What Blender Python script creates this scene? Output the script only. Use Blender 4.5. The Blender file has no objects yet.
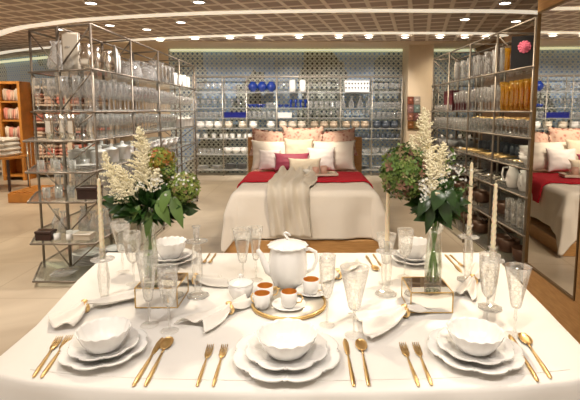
import bpy, bmesh, math, random
from mathutils import Vector, Matrix, noise
random.seed(7)
PI = math.pi
C = bpy.context.scene.collection
scene = bpy.context.scene

# ------------------------------------------------------------------ camera
CH = 1.55; F = 450.0; PX = 305.0; PY = 160.5; PIT = math.radians(6.28)
cam_d = bpy.data.cameras.new('camera'); cam = bpy.data.objects.new('camera', cam_d); C.objects.link(cam)
cam.location = (0, 0, CH); cam.rotation_euler = (PI/2 - PIT, 0, 0)
cam_d.sensor_fit = 'HORIZONTAL'; cam_d.sensor_width = 36; cam_d.lens = F/580*36
cam_d.shift_x = (290-PX)/580; cam_d.shift_y = (PY-200)/580
cam_d.clip_start = 0.05
scene.camera = cam
def ray(x, y):
    X = (x-PX)/F; U = -(y-PY)/F
    return Vector((X, math.cos(PIT)+U*math.sin(PIT), -math.sin(PIT)+U*math.cos(PIT)))
def W(x, y, z):
    r = ray(x, y); t = (z-CH)/r.z
    return Vector((r.x*t, r.y*t, z))
def WY(x, y, Y):
    r = ray(x, y); t = Y/r.y
    return Vector((r.x*t, Y, CH+r.z*t))
def pxm(p):   # metres per pixel at a point
    return (p.y*math.cos(PIT) - (p.z-CH)*math.sin(PIT))/F

# ------------------------------------------------------------------ materials
MATS = {}
def nodes(name):
    m = bpy.data.materials.new(name); m.use_nodes = True; MATS[name] = m
    nt = m.node_tree
    return m, nt, nt.nodes, nt.links
def pr(name, col, rough=.5, metal=0, emit=None, es=0, bump=None, bscale=60, bstr=.2, var=0, vscale=4, coat=0, sheen=0, trans=0):
    m, nt, N, L = nodes(name)
    b = N['Principled BSDF']
    b.inputs['Base Color'].default_value = (*col, 1); b.inputs['Roughness'].default_value = rough
    b.inputs['Metallic'].default_value = metal; b.inputs['Coat Weight'].default_value = coat
    b.inputs['Sheen Weight'].default_value = sheen
    if emit: b.inputs['Emission Color'].default_value = (*emit, 1); b.inputs['Emission Strength'].default_value = es
    tc = N.new('ShaderNodeTexCoord')
    if bump:
        n = N.new('ShaderNodeTexNoise') if bump == 'noise' else N.new('ShaderNodeTexWave') if bump == 'wave' else N.new('ShaderNodeTexVoronoi')
        n.inputs['Scale'].default_value = bscale; L.new(tc.outputs['Object'], n.inputs['Vector'])
        bp = N.new('ShaderNodeBump'); bp.inputs['Strength'].default_value = bstr; bp.inputs['Distance'].default_value = .01
        L.new(n.outputs[0], bp.inputs['Height']); L.new(bp.outputs[0], b.inputs['Normal'])
    if var:
        n = N.new('ShaderNodeTexNoise'); n.inputs['Scale'].default_value = vscale; n.inputs['Detail'].default_value = 4
        L.new(tc.outputs['Object'], n.inputs['Vector'])
        r = N.new('ShaderNodeValToRGB')
        r.color_ramp.elements[0].position = .3; r.color_ramp.elements[1].position = .7
        r.color_ramp.elements[0].color = (*[c*(1-var) for c in col], 1)
        r.color_ramp.elements[1].color = (*[min(1, c*(1+var)) for c in col], 1)
        L.new(n.outputs[0], r.inputs[0]); L.new(r.outputs[0], b.inputs['Base Color'])
    return m
def glassy(name, tint=(1, 1, 1), milky=.08, refl=1.0, pattern=None, rough=.03, pscale=60, dcol=None, edge=.3, pat=.14):
    m, nt, N, L = nodes(name)
    for n in list(N):
        if n.type == 'BSDF_PRINCIPLED': N.remove(n)
    out = [n for n in N if n.type == 'OUTPUT_MATERIAL'][0]
    tr = N.new('ShaderNodeBsdfTransparent'); tr.inputs[0].default_value = (*tint, 1)
    gl = N.new('ShaderNodeBsdfGlossy'); gl.inputs['Roughness'].default_value = rough; gl.inputs[0].default_value = (1, 1, 1, 1)
    lw = N.new('ShaderNodeLayerWeight'); lw.inputs['Blend'].default_value = .35
    mu = N.new('ShaderNodeMath'); mu.operation = 'MULTIPLY_ADD'; mu.inputs[1].default_value = .5*refl; mu.inputs[2].default_value = .05*refl
    mu.use_clamp = True
    L.new(lw.outputs['Fresnel'], mu.inputs[0])
    m1 = N.new('ShaderNodeMixShader'); L.new(mu.outputs[0], m1.inputs[0]); L.new(tr.outputs[0], m1.inputs[1]); L.new(gl.outputs[0], m1.inputs[2])
    df = N.new('ShaderNodeBsdfDiffuse'); dcol = dcol or [min(.97, .45+.55*t) for t in tint]
    df.inputs[0].default_value = (*dcol, 1)
    tl = N.new('ShaderNodeBsdfTranslucent'); tl.inputs[0].default_value = (*dcol, 1)
    m2 = N.new('ShaderNodeMixShader'); m2.inputs[0].default_value = .5; L.new(df.outputs[0], m2.inputs[1]); L.new(tl.outputs[0], m2.inputs[2])
    m3 = N.new('ShaderNodeMixShader'); L.new(m1.outputs[0], m3.inputs[1]); L.new(m2.outputs[0], m3.inputs[2])
    # slightly milky glass, more where the wall is seen edge-on
    f2 = N.new('ShaderNodeMath'); f2.operation = 'MULTIPLY_ADD'; f2.inputs[1].default_value = edge; f2.inputs[2].default_value = milky; f2.use_clamp = True
    L.new(lw.outputs['Facing'], f2.inputs[0])
    pw = N.new('ShaderNodeMath'); pw.operation = 'POWER'; pw.inputs[1].default_value = 2.5
    L.new(lw.outputs['Facing'], pw.inputs[0]); L.new(pw.outputs[0], f2.inputs[0])
    last = f2
    if pattern:
        tc = N.new('ShaderNodeTexCoord'); v = N.new('ShaderNodeTexVoronoi'); v.feature = 'DISTANCE_TO_EDGE' if pattern == 'lace' else 'F1'
        v.inputs['Scale'].default_value = pscale; L.new(tc.outputs['Object'], v.inputs['Vector'])
        r = N.new('ShaderNodeValToRGB'); r.color_ramp.elements[0].position = .02; r.color_ramp.elements[1].position = .12
        r.color_ramp.elements[0].color = (pat, pat, pat, 1); r.color_ramp.elements[1].color = (0, 0, 0, 1)
        L.new(v.outputs[0], r.inputs[0])
        ad = N.new('ShaderNodeMath'); ad.operation = 'ADD'; ad.use_clamp = True
        L.new(f2.outputs[0], ad.inputs[0]); L.new(r.outputs[0], ad.inputs[1]); last = ad
    L.new(last.outputs[0], m3.inputs[0])
    L.new(m3.outputs[0], out.inputs[0])
    return m

white = pr('porcelain', (.88, .865, .84), .22, coat=.3)
cream_p = pr('cream_porcelain', (.70, .62, .51), .3)
tan_p = pr('tan_stoneware', (.46, .36, .26), .45)
grey_p = pr('grey_stoneware', (.33, .33, .34), .4)
slate_p = pr('slate_stoneware', (.07, .085, .11), .4)
blue_g = pr('cobalt_glass', (.008, .035, .24), .12, coat=.5)
blue_box = pr('cobalt_box', (.004, .010, .17), .4)
red_dark = pr('maroon_card', (.10, .008, .015), .5)
amber = glassy('amber_glass', (1, .82, .34), .14, dcol=(.95, .58, .06))
amber_d = glassy('dark_amber_glass', (1, .62, .16), .18, dcol=(.85, .34, .02))
clear = glassy('clear_glass', (1, 1, .995), .02, .35, edge=.10)
stem_glass = glassy('stem_glass', (.99, .99, .985), .10, .9, edge=.35)
shelfglass = glassy('clear_display_glass', (.99, .99, .99), .085, 1.0, edge=.5)
plainclear = glassy('vase_glass', (.98, .99, .98), .0, .8, edge=.2)
etched = glassy('etched_glass', (.995, .995, .985), .012, .9, 'lace', .03, 70, edge=.32, pat=.09)
gold = pr('brushed_gold', (.90, .64, .30), .38, 1)
gold_in = pr('amber_gold_lustre', (.80, .38, .08), .3, .5)
silver = pr('polished_silver', (.84, .78, .70), .2, 1)
steel = pr('rack_steel', (.25, .21, .17), .42, .6)
steel_l = pr('pale_rack_steel', (.52, .48, .42), .4, .6)
woodm, nt, N, L = nodes('oak_veneer')
b = N['Principled BSDF']; b.inputs['Roughness'].default_value = .42
tc = N.new('ShaderNodeTexCoord'); mp = N.new('ShaderNodeMapping'); mp.inputs['Scale'].default_value = (3, 3, 30)
ns = N.new('ShaderNodeTexNoise'); ns.inputs['Scale'].default_value = 3; ns.inputs['Detail'].default_value = 6
rp = N.new('ShaderNodeValToRGB'); rp.color_ramp.elements[0].position = .3; rp.color_ramp.elements[1].position = .7
rp.color_ramp.elements[0].color = (.46, .235, .075, 1); rp.color_ramp.elements[1].color = (.60, .335, .125, 1)
L.new(tc.outputs['Object'], mp.inputs[0]); L.new(mp.outputs[0], ns.inputs['Vector']); L.new(ns.outputs[0], rp.inputs[0]); L.new(rp.outputs[0], b.inputs['Base Color'])
orange_wood = pr('honey_wood', (.52, .21, .035), .4, var=.18, vscale=6)
dark_wood = pr('dark_wood', (.045, .018, .012), .35, var=.3, vscale=12)
cloth = pr('white_table_linen', (.84, .81, .765), .8, bump='noise', bscale=9, bstr=.28, sheen=.2)
linen = pr('ivory_napkin_linen', (.86, .82, .76), .85, bump='noise', bscale=60, bstr=.15)
duvet_m = pr('ivory_duvet_cotton', (.82, .76, .68), .85, bump='noise', bscale=7, bstr=.6, sheen=.2)
knit = pr('cream_knit', (.84, .77, .66), .95, bump='wave', bscale=26, bstr=.7)
red_f = pr('crimson_wool', (.50, .006, .022), .9, bump='noise', bscale=90, bstr=.3)
pil_w = pr('white_cotton', (.82, .77, .70), .85, bump='noise', bscale=9, bstr=.35)
pil_l = pr('lilac_white_cotton', (.74, .69, .70), .85, bump='noise', bscale=9, bstr=.35)
pil_m = pr('magenta_silk', (.30, .04, .085), .6, bump='noise', bscale=30, bstr=.2)
pil_b = pr('beige_linen', (.74, .65, .52), .85, bump='noise', bscale=40, bstr=.2)
wax = pr('ivory_wax', (.86, .74, .52), .45)
wax.node_tree.nodes['Principled BSDF'].inputs['Subsurface Weight'].default_value = .2
cream_wall = pr('cream_paint', (.72, .58, .41), .7, var=.04)
brown_wall = pr('brown_wall_paint', (.26, .15, .08), .7)
dark_in = pr('dark_interior', (.06, .03, .02), .6)
mirror_m = pr('mirror_silver', (.86, .84, .80), .015, 1)
gilt = pr('gilt_edge', (.68, .47, .20), .4, 1)
green_l = pr('pale_green_leaf', (.10, .175, .035), .5, var=.3, vscale=10)
green_d = pr('dark_green_leaf', (.022, .060, .011), .32, var=.6, vscale=14)
stemg = pr('green_stem', (.17, .30, .05), .5)
plume_m = pr('cream_astilbe', (.93, .86, .63), .8)
plume_m.node_tree.nodes['Principled BSDF'].inputs['Subsurface Weight'].default_value = .0
blos = pr('white_blossom', (.85, .84, .78), .7)
def island(name, stops):
    m, nt, N, L = nodes(name)
    b = N['Principled BSDF']; b.inputs['Roughness'].default_value = .6
    g = N.new('ShaderNodeNewGeometry'); r = N.new('ShaderNodeValToRGB'); e = r.color_ramp.elements
    e[0].position = stops[0][0]; e[0].color = (*stops[0][1], 1); e[1].position = stops[-1][0]; e[1].color = (*stops[-1][1], 1)
    for p, c in stops[1:-1]:
        x = e.new(p); x.color = (*c, 1)
    L.new(g.outputs['Random Per Island'], r.inputs[0]); L.new(r.outputs[0], b.inputs['Base Color'])
    return m
hyd_o = island('orange_green_hydrangea', [(0, (.45, .06, .03)), (.3, (.48, .30, .04)), (.55, (.30, .34, .05)), (1, (.16, .25, .03))])
hyd_r = island('dusky_green_hydrangea', [(0, (.04, .09, .012)), (.35, (.11, .19, .03)), (.62, (.20, .27, .06)), (.8, (.22, .09, .07)), (1, (.26, .28, .10))])
hyd_g = island('green_hydrangea', [(0, (.10, .19, .02)), (.4, (.20, .30, .04)), (.75, (.34, .38, .10)), (1, (.26, .13, .07))])
paisley, nt, N, L = nodes('pink_paisley_cotton')
b = N['Principled BSDF']; b.inputs['Roughness'].default_value = .85
tc = N.new('ShaderNodeTexCoord'); vo = N.new('ShaderNodeTexVoronoi'); vo.inputs['Scale'].default_value = 20
ns = N.new('ShaderNodeTexNoise'); ns.inputs['Scale'].default_value = 7; ns.inputs['Distortion'].default_value = 2.5
ad = N.new('ShaderNodeMath'); ad.operation = 'ADD'
rp = N.new('ShaderNodeValToRGB'); rp.color_ramp.elements[0].position = .6; rp.color_ramp.elements[1].position = 1.0
rp.color_ramp.elements[0].color = (.50, .20, .17, 1); rp.color_ramp.elements[1].color = (.74, .52, .43, 1)
L.new(tc.outputs['Object'], vo.inputs['Vector']); L.new(tc.outputs['Object'], ns.inputs['Vector'])
L.new(vo.outputs[0], ad.inputs[0]); L.new(ns.outputs[0], ad.inputs[1]); L.new(ad.outputs[0], rp.inputs[0]); L.new(rp.outputs[0], b.inputs['Base Color'])

def emit(name, col, s):
    m, nt, N, L = nodes(name)
    b = N['Principled BSDF']; b.inputs['Base Color'].default_value = (*col, 1)
    b.inputs['Emission Color'].default_value = (*col, 1); b.inputs['Emission Strength'].default_value = s
    return m
strip_e = emit('cove_light', (1, .90, .72), .52)
green_e = emit('green_cove_light', (.92, .95, .62), .45)
lamp_e = emit('downlight_lens', (1, .93, .80), 9)

# ceiling: open-cell grid tiles
ceil_m, nt, N, L = nodes('open_cell_ceiling')
b = N['Principled BSDF']; b.inputs['Roughness'].default_value = .7
tc = N.new('ShaderNodeTexCoord'); mp = N.new('ShaderNodeMapping'); mp.inputs['Rotation'].default_value = (0, 0, math.radians(14))
L.new(tc.outputs['Object'], mp.inputs[0])
sx = N.new('ShaderNodeSeparateXYZ'); L.new(mp.outputs[0], sx.inputs[0])
def tri(sock, period, lo, hi):
    a = N.new('ShaderNodeMath'); a.operation = 'PINGPONG'; a.inputs[1].default_value = period/2; L.new(sock, a.inputs[0])
    r = N.new('ShaderNodeMapRange'); r.inputs['From Min'].default_value = lo; r.inputs['From Max'].default_value = hi
    L.new(a.outputs[0], r.inputs['Value']); return r.outputs[0]
t1 = tri(sx.outputs['X'], .30, .108, .125); t2 = tri(sx.outputs['Y'], .36, .125, .15)
mx = N.new('ShaderNodeMath'); mx.operation = 'MAXIMUM'; L.new(t1, mx.inputs[0]); L.new(t2, mx.inputs[1])
rp = N.new('ShaderNodeValToRGB'); rp.color_ramp.elements[0].color = (.43, .33, .27, 1); rp.color_ramp.elements[1].color = (.82, .72, .62, 1)
L.new(mx.outputs[0], rp.inputs[0]); L.new(rp.outputs[0], b.inputs['Base Color'])
bp = N.new('ShaderNodeBump'); bp.inputs['Strength'].default_value = .5; bp.inputs['Distance'].default_value = .03
L.new(mx.outputs[0], bp.inputs['Height']); L.new(bp.outputs[0], b.inputs['Normal'])

# lattice screen wall
def lattice_mat(name, period=.118):
    global N, L
    m, nt, N, L = nodes(name)
    b = N['Principled BSDF']; b.inputs['Roughness'].default_value = .35
    tc = N.new('ShaderNodeTexCoord'); sx = N.new('ShaderNodeSeparateXYZ'); L.new(tc.outputs['Object'], sx.inputs[0])
    s45 = N.new('ShaderNodeMath'); s45.operation = 'ADD'; L.new(sx.outputs['X'], s45.inputs[0]); L.new(sx.outputs['Z'], s45.inputs[1])
    d45 = N.new('ShaderNodeMath'); d45.operation = 'SUBTRACT'; L.new(sx.outputs['X'], d45.inputs[0]); L.new(sx.outputs['Z'], d45.inputs[1])
    t1 = tri(s45.outputs[0], period, period*.27, period*.36); t2 = tri(d45.outputs[0], period, period*.27, period*.36)
    t3 = tri(sx.outputs['X'], period, period*.40, period*.46)
    mx = N.new('ShaderNodeMath'); mx.operation = 'MAXIMUM'; L.new(t1, mx.inputs[0]); L.new(t2, mx.inputs[1])
    mx2 = N.new('ShaderNodeMath'); mx2.operation = 'MAXIMUM'; L.new(mx.outputs[0], mx2.inputs[0]); L.new(t3, mx2.inputs[1])
    # reflections in the bluish panes behind the screen, painted as dark and blue patches
    sc = N.new('ShaderNodeMapping'); sc.inputs['Scale'].default_value = (1.25, 1, .9); L.new(tc.outputs['Object'], sc.inputs[0])
    vo = N.new('ShaderNodeTexVoronoi'); vo.distance = 'CHEBYCHEV'; vo.inputs['Scale'].default_value = .9; L.new(sc.outputs[0], vo.inputs['Vector'])
    sep = N.new('ShaderNodeSeparateColor'); L.new(vo.outputs['Color'], sep.inputs[0])
    r = N.new('ShaderNodeValToRGB'); r.color_ramp.interpolation = 'LINEAR'; e = r.color_ramp.elements
    e[0].position = .08; e[0].color = (.012, .014, .012, 1); e[1].position = .55; e[1].color = (.22, .36, .62, 1)
    x = e.new(.26); x.color = (.05, .09, .15, 1)
    L.new(sep.outputs[0], r.inputs[0])
    r2 = N.new('ShaderNodeValToRGB'); r2.color_ramp.elements[0].color = (.60, .60, .50, 1); r2.color_ramp.elements[1].color = (.52, .60, .66, 1)
    L.new(sep.outputs[0], r2.inputs[0])
    mc = N.new('ShaderNodeMix'); mc.data_type = 'RGBA'
    L.new(mx2.outputs[0], mc.inputs['Factor']); L.new(r.outputs[0], mc.inputs[6]); L.new(r2.outputs[0], mc.inputs[7])
    L.new(mc.outputs[2], b.inputs['Base Color'])
    bp = N.new('ShaderNodeBump'); bp.inputs['Strength'].default_value = .6; bp.inputs['Distance'].default_value = .02
    L.new(mx2.outputs[0], bp.inputs['Height']); L.new(bp.outputs[0], b.inputs['Normal'])
    return m
lattice = lattice_mat('lattice_screen')

# floor: large honed stone slabs
floor_m, nt, N, L = nodes('beige_stone')
b = N['Principled BSDF']; b.inputs['Roughness'].default_value = .32
tc = N.new('ShaderNodeTexCoord'); ns = N.new('ShaderNodeTexNoise'); ns.inputs['Scale'].default_value = .9; ns.inputs['Detail'].default_value = 6; ns.inputs['Distortion'].default_value = .8
L.new(tc.outputs['Object'], ns.inputs['Vector'])
rp = N.new('ShaderNodeValToRGB'); rp.color_ramp.elements[0].position = .32; rp.color_ramp.elements[1].position = .68
rp.color_ramp.elements[0].color = (.42, .335, .245, 1); rp.color_ramp.elements[1].color = (.64, .545, .42, 1)
L.new(ns.outputs[0], rp.inputs[0])
br = N.new('ShaderNodeTexBrick'); br.inputs['Scale'].default_value = 1; br.offset = 0; br.inputs['Mortar Size'].default_value = .004
br.inputs['Brick Width'].default_value = .9; br.inputs['Row Height'].default_value = .9
L.new(tc.outputs['Object'], br.inputs['Vector'])
mc = N.new('ShaderNodeMix'); mc.data_type = 'RGBA'; mc.inputs[7].default_value = (.36, .27, .18, 1)
L.new(br.outputs['Fac'], mc.inputs['Factor']); L.new(rp.outputs[0], mc.inputs[6]); L.new(mc.outputs[2], b.inputs['Base Color'])

# ------------------------------------------------------------------ mesh helpers
def link(name, me, parent=None, loc=(0, 0, 0)):
    o = bpy.data.objects.new(name, me); C.objects.link(o); o.location = loc
    if parent is not None: o.parent = parent
    return o
def fin(bm, name, mat, parent=None, loc=(0, 0, 0), smooth=True, mats=None):
    me = bpy.data.meshes.new(name); bmesh.ops.recalc_face_normals(bm, faces=bm.faces); bm.to_mesh(me); bm.free()
    for m in (mats or [mat]): me.materials.append(m)
    if smooth:
        for p in me.polygons: p.use_smooth = True
    return link(name, me, parent, loc)
def sharp(o, ang=40):
    me = o.data
    bm = bmesh.new(); bm.from_mesh(me)
    for e in bm.edges:
        if len(e.link_faces) == 2 and e.calc_face_angle(0) > math.radians(ang): e.smooth = False
    bm.to_mesh(me); bm.free(); return o
def tag(o, label, cat, group=None):
    o['label'] = label; o['category'] = cat
    if group: o['group'] = group
    return o
def empty(name, loc, label, cat, group=None, rz=0):
    o = bpy.data.objects.new(name, None); C.objects.link(o); o.location = loc; o.rotation_euler = (0, 0, rz)
    o.empty_display_size = .05
    return tag(o, label, cat, group)
def copy_tree(o, parent=None):
    c = o.copy(); C.objects.link(c); c.parent = parent
    for ch in list(o.children): copy_tree(ch, c)
    return c
def bbox(bm, lo, hi, mi=0):
    vs = [bm.verts.new((x, y, z)) for x in (lo[0], hi[0]) for y in (lo[1], hi[1]) for z in (lo[2], hi[2])]
    for f in ((0, 1, 3, 2), (4, 6, 7, 5), (0, 4, 5, 1), (2, 3, 7, 6), (0, 2, 6, 4), (1, 5, 7, 3)):
        fc = bm.faces.new([vs[i] for i in f]); fc.material_index = mi
    return vs
def box(name, lo, hi, mat, parent=None, bevel=.004):
    bm = bmesh.new(); bbox(bm, lo, hi)
    if bevel: bmesh.ops.bevel(bm, geom=bm.edges[:], offset=bevel, segments=1, affect='EDGES')
    return fin(bm, name, mat, parent, smooth=False)
def tube(bm, pts, rads, seg=8, cap=True, mi=0):
    pts = [Vector(p) for p in pts]
    if not hasattr(rads, '__len__'): rads = [rads]*len(pts)
    rings = []; prev = None
    for i, p in enumerate(pts):
        d = (pts[min(i+1, len(pts)-1)] - pts[max(i-1, 0)]).normalized()
        up = prev if prev is not None else (Vector((0, 0, 1)) if abs(d.z) < .9 else Vector((1, 0, 0)))
        a = d.cross(up).normalized(); u = a.cross(d).normalized(); prev = u
        rings.append([bm.verts.new(p + (a*math.cos(t)+u*math.sin(t))*rads[i]) for t in [2*PI*k/seg for k in range(seg)]])
    for r0, r1 in zip(rings, rings[1:]):
        for k in range(seg):
            f = bm.faces.new((r0[k], r0[(k+1) % seg], r1[(k+1) % seg], r1[k])); f.material_index = mi
    if cap:
        for r in (rings[0], rings[-1]):
            bm.faces.new(r).material_index = mi
def lathe_bm(prof, seg=28, mod=None, bm=None, cx=0, cy=0):
    bm = bm or bmesh.new(); rings = []
    for i, (r, z) in enumerate(prof):
        if r < 1e-6: rings.append([bm.verts.new((cx, cy, z))]); continue
        ring = []
        for k in range(seg):
            t = 2*PI*k/seg; s, dz = (1, 0) if mod is None else mod(t, i, r, z)
            ring.append(bm.verts.new((cx+r*s*math.cos(t), cy+r*s*math.sin(t), z+dz)))
        rings.append(ring)
    for a, b in zip(rings, rings[1:]):
        for k in range(seg):
            k2 = (k+1) % seg
            if len(a) == 1 and len(b) == 1: continue
            if len(a) == 1: bm.faces.new((a[0], b[k], b[k2]))
            elif len(b) == 1: bm.faces.new((a[k], a[k2], b[0]))
            else: bm.faces.new((a[k], a[k2], b[k2], b[k]))
    return bm
def lathe(name, prof, mat, parent=None, seg=28, mod=None, loc=(0, 0, 0)):
    return fin(lathe_bm(prof, seg, mod), name, mat, parent, loc)
def grid(name, fn, nu, nv, mat, parent=None, thick=0, loc=(0, 0, 0)):
    bm = bmesh.new()
    vs = [[bm.verts.new(fn(i/nu, j/nv)) for j in range(nv+1)] for i in range(nu+1)]
    for i in range(nu):
        for j in range(nv): bm.faces.new((vs[i][j], vs[i+1][j], vs[i+1][j+1], vs[i][j+1]))
    o = fin(bm, name, mat, parent, loc)
    if thick:
        md = o.modifiers.new('thickness', 'SOLIDIFY'); md.thickness = thick; md.offset = 0
    return o
def mesh_only(bm, name, mats, smooth=True):
    me = bpy.data.meshes.new(name); bmesh.ops.recalc_face_normals(bm, faces=bm.faces); bm.to_mesh(me); bm.free()
    for m in mats: me.materials.append(m)
    if smooth:
        for p in me.polygons: p.use_smooth = True
    return me

# ------------------------------------------------------------------ the room
CZ = 3.1
def struct(o): o['kind'] = 'structure'; return o
struct(box('floor', (-14, -3, -.1), (7, 18, 0), floor_m, bevel=0))
struct(box('ceiling', (-14, -3, CZ), (7, 18, CZ+.1), ceil_m, bevel=0))
BY = 11.3
def wall_seg(name, a, b, mat, z0=0, z1=CZ, th=.1):
    a = Vector((*a, 0)); b = Vector((*b, 0)); d = (b-a); ln = d.length
    o = box(name, (0, 0, z0), (ln, th, z1), mat, bevel=0)
    o.location = a; o.rotation_euler = (0, 0, math.atan2(d.y, d.x)); return struct(o)
wall_seg('wall_back', (-3.36, BY), (2.42, BY), lattice)
wall_seg('wall_back_mirror_side', (3.0, BY), (7.0, BY), lattice)
wall_seg('wall_back_cream', (-5.4, BY), (-3.36, BY), cream_wall)
wall_seg('wall_left', (-14, 16.6), (-5.4, 11.6), lattice)
wall_seg('wall_right', (4.2, BY), (4.2, -1), brown_wall)
o = struct(box('wall_column', (2.40, 10.62, 0), (2.98, BY, CZ-.005), cream_wall, bevel=.01))
# plain plaster band next to the back wall and the lit trims
struct(box('trim_1', (-5.3, 10.25, CZ-.03), (4.15, BY, CZ-.001), pr('plaster_band', (.74, .60, .44), .6), bevel=0))
struct(box('trim_2', (-3.3, BY-.10, CZ-.10), (2.38, BY-.04, CZ-.05), green_e, bevel=0))
struct(box('trim_3', (3.02, BY-.10, CZ-.10), (4.15, BY-.04, CZ-.05), green_e, bevel=0))
o = box('trim_4', (0, -.1, CZ-.13), (9.6, -.04, CZ-.07), green_e, bevel=0); o.location = (-14, 16.6, 0)
o.rotation_euler = (0, 0, math.atan2(-5, 8.6)); struct(o)
def strip(name, pts, w):
    pts = [Vector((*p, 0)) for p in pts]
    # smooth the arc
    out = []
    for i in range(len(pts)-1):
        p0 = pts[max(i-1, 0)]; p1 = pts[i]; p2 = pts[i+1]; p3 = pts[min(i+2, len(pts)-1)]
        for k in range(8):
            t = k/8
            out.append(.5*((2*p1)+(p2-p0)*t+(2*p0-5*p1+4*p2-p3)*t*t+(3*p1-p0-3*p2+p3)*t**3))
    out.append(pts[-1])
    bm = bmesh.new(); rows = []
    for i, p in enumerate(out):
        d = (out[min(i+1, len(out)-1)]-out[max(i-1, 0)]).normalized(); n = Vector((-d.y, d.x, 0))
        rows.append([bm.verts.new(p+n*w/2+Vector((0, 0, CZ-.012))), bm.verts.new(p-n*w/2+Vector((0, 0, CZ-.012))),
                     bm.verts.new(p-n*w/2+Vector((0, 0, CZ-.001))), bm.verts.new(p+n*w/2+Vector((0, 0, CZ-.001)))])
    for a, b in zip(rows, rows[1:]):
        for k in range(4): bm.faces.new((a[k], a[(k+1) % 4], b[(k+1) % 4], b[k]))
    o = fin(bm, name, strip_e, smooth=False); return o
def cp(x, y): p = W(x, y, CZ); return (p.x, p.y)
tag(strip('ceiling_light_strip', [cp(-50, 56), cp(0, 33), cp(52, 23), cp(103, 18), cp(200, 13), cp(320, 10.5), cp(435, 10.5), cp(535, 12), (5.5, 7.9)], .20),
    'long curved cove light band, the nearer of two across the ceiling', 'ceiling light')
tag(strip('ceiling_light_strip', [cp(-50, 67), cp(0, 53), cp(70, 45.5), cp(145, 39), cp(245, 34.8), cp(340, 33), cp(435, 32.8), cp(490, 33.5), (4.15, 9.6)], .22),
    'long curved cove light band next to the plaster strip by the back wall', 'ceiling light')

# ------------------------------------------------------------------ downlights
def make_downlight():
    t = empty('downlight', (0, 0, CZ), 'x', 'downlight')
    lathe('trim_ring', [(.10, -.012), (.10, 0), (.075, 0), (.078, -.016), (.10, -.012)], white, t, 20)
    lathe('lens', [(0, -.006), (.075, -.006), (.075, 0)], lamp_e, t, 20)
    return t
dl0 = None
DL = {'nearest rows, in front of the first cove band': [(91, 4), (199, 10.5-6), (505, 7-1)],
      'between the two cove bands': [(110, 26), (147, 30), (181, 23), (465, 20), (516, 22), (60, 30)],
      'in the row along the plaster band by the back wall': [(160, 40), (195, 38.5), (230, 37.8), (259, 37.4), (299, 37), (339, 37), (369, 37), (405, 37), (440, 37), (465, 37), (486, 37.5)],
      }
DL['nearest rows, in front of the first cove band'] = [(91, 4), (199, 3), (505, 4)]
spots_ceiling = []
for place, pts in DL.items():
    for p in pts:
        if dl0 is None: o = dl0 = make_downlight()
        else: o = copy_tree(dl0)
        q = W(p[0], p[1], CZ-.02 if 'plaster' not in place else CZ-.032); o.location = (q.x, q.y, CZ-.001 if 'plaster' not in place else CZ-.031)
        o['label'] = 'round recessed white downlight ' + place; o['group'] = 'downlights ' + place
        spots_ceiling.append((q, place))

# ------------------------------------------------------------------ racks
def rod(name, a, b, r, mat, parent, seg=6):
    bm = bmesh.new(); tube(bm, [a, b], r, seg); return fin(bm, name, mat, parent)
ZL = [.06, .40, .77, 1.03, 1.30, 1.55, 1.92]; ZT = 2.30
def plate(name, poly, z, th, mat, parent):
    bm = bmesh.new()
    lo = [bm.verts.new((x, y, z-th)) for x, y in poly]; hi = [bm.verts.new((x, y, z)) for x, y in poly]
    bm.faces.new(lo[::-1]); bm.faces.new(hi); n = len(poly)
    for k in range(n): bm.faces.new((lo[k], lo[(k+1) % n], hi[(k+1) % n], hi[k]))
    return fin(bm, name, mat, parent, smooth=False)
shelf_plate = glassy('glass_shelf_plate', (.95, .97, .955), .02, .8, edge=.08)
def rack(side, xs, ys, skew, zs, label, low_ext):
    t = empty('display_rack', ((xs[0]+xs[-1])/2, ys[0], 0), label, 'rack')
    inv = t.matrix_basis.inverted()
    P = lambda i, j, z: inv @ Vector((xs[i], ys[j]+skew[i], z))
    for j in range(len(ys)):
        for i in range(3):
            rod('post', P(i, j, 0), P(i, j, ZT), .0115 if i != 1 else .015, steel, t, 8)
        levels = [0] + zs + [ZT]
        levels = zs + [ZT]
        for a, b in zip(levels, levels[1:]):
            if j in (0, len(ys)-1) or a > 1.8 or a < .5:
                for i in (0, 2):
                    rod('brace', P(i, j, b-.02), P(1, j, a+.01), .007, steel, t, 5)
        rod('rail', P(0, j, ZT), P(2, j, ZT), .009, steel, t)
    for i in range(3):
        rod('rail', P(i, 0, ZT), P(i, len(ys)-1, ZT), .010, steel, t)
    for k, z in enumerate(zs):
        e = low_ext if z < 1.4 else 0
        x0, x1, x2 = xs
        s = 1 if side == 'r' else -1
        o_ = .02*s
        # xs[0] is the aisle side (the side that faces the bed)
        poly = [(x0-o_, ys[0]+skew[0]-.02-e), (x2+o_*1 - (s*.22 if e else 0), ys[0]+skew[0]-.02-e if e else ys[0]+skew[2]-.02), ]
        if e: poly.append((x2+o_, ys[0]+skew[2]-.02))
        poly += [(x2+o_, ys[-1]+skew[2]), (x0-o_, ys[-1]+skew[0])]
        if s < 0: poly = poly[::-1]
        poly = [tuple((inv @ Vector((x, y, 0)))[:2]) for x, y in poly]
        sh = plate('shelf', poly, z, .012, shelf_plate, t)
        bm = bmesh.new(); n = len(poly)
        for q in range(n):
            a = poly[q]; b2 = poly[(q+1) % n]
            tube(bm, [(a[0], a[1], z-.008), (b2[0], b2[1], z-.008)], .009, 6)
        fin(bm, 'shelf_edge', steel, sh)
    return t
XL = (-1.86, -2.23, -2.60); YLs = [4.0, 4.9, 5.8, 6.75, 7.65]
rack('l', XL, YLs, (0, .15, .35), ZL, 'tall steel truss rack of glassware beside the wooden bookcase', .15)
XR = (1.875, 2.24, 2.60); YRs = [3.75, 4.48, 5.2, 5.94, 6.67]
ZR = [.14, .50, .83, 1.07, 1.33, 1.55, 1.92]
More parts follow.
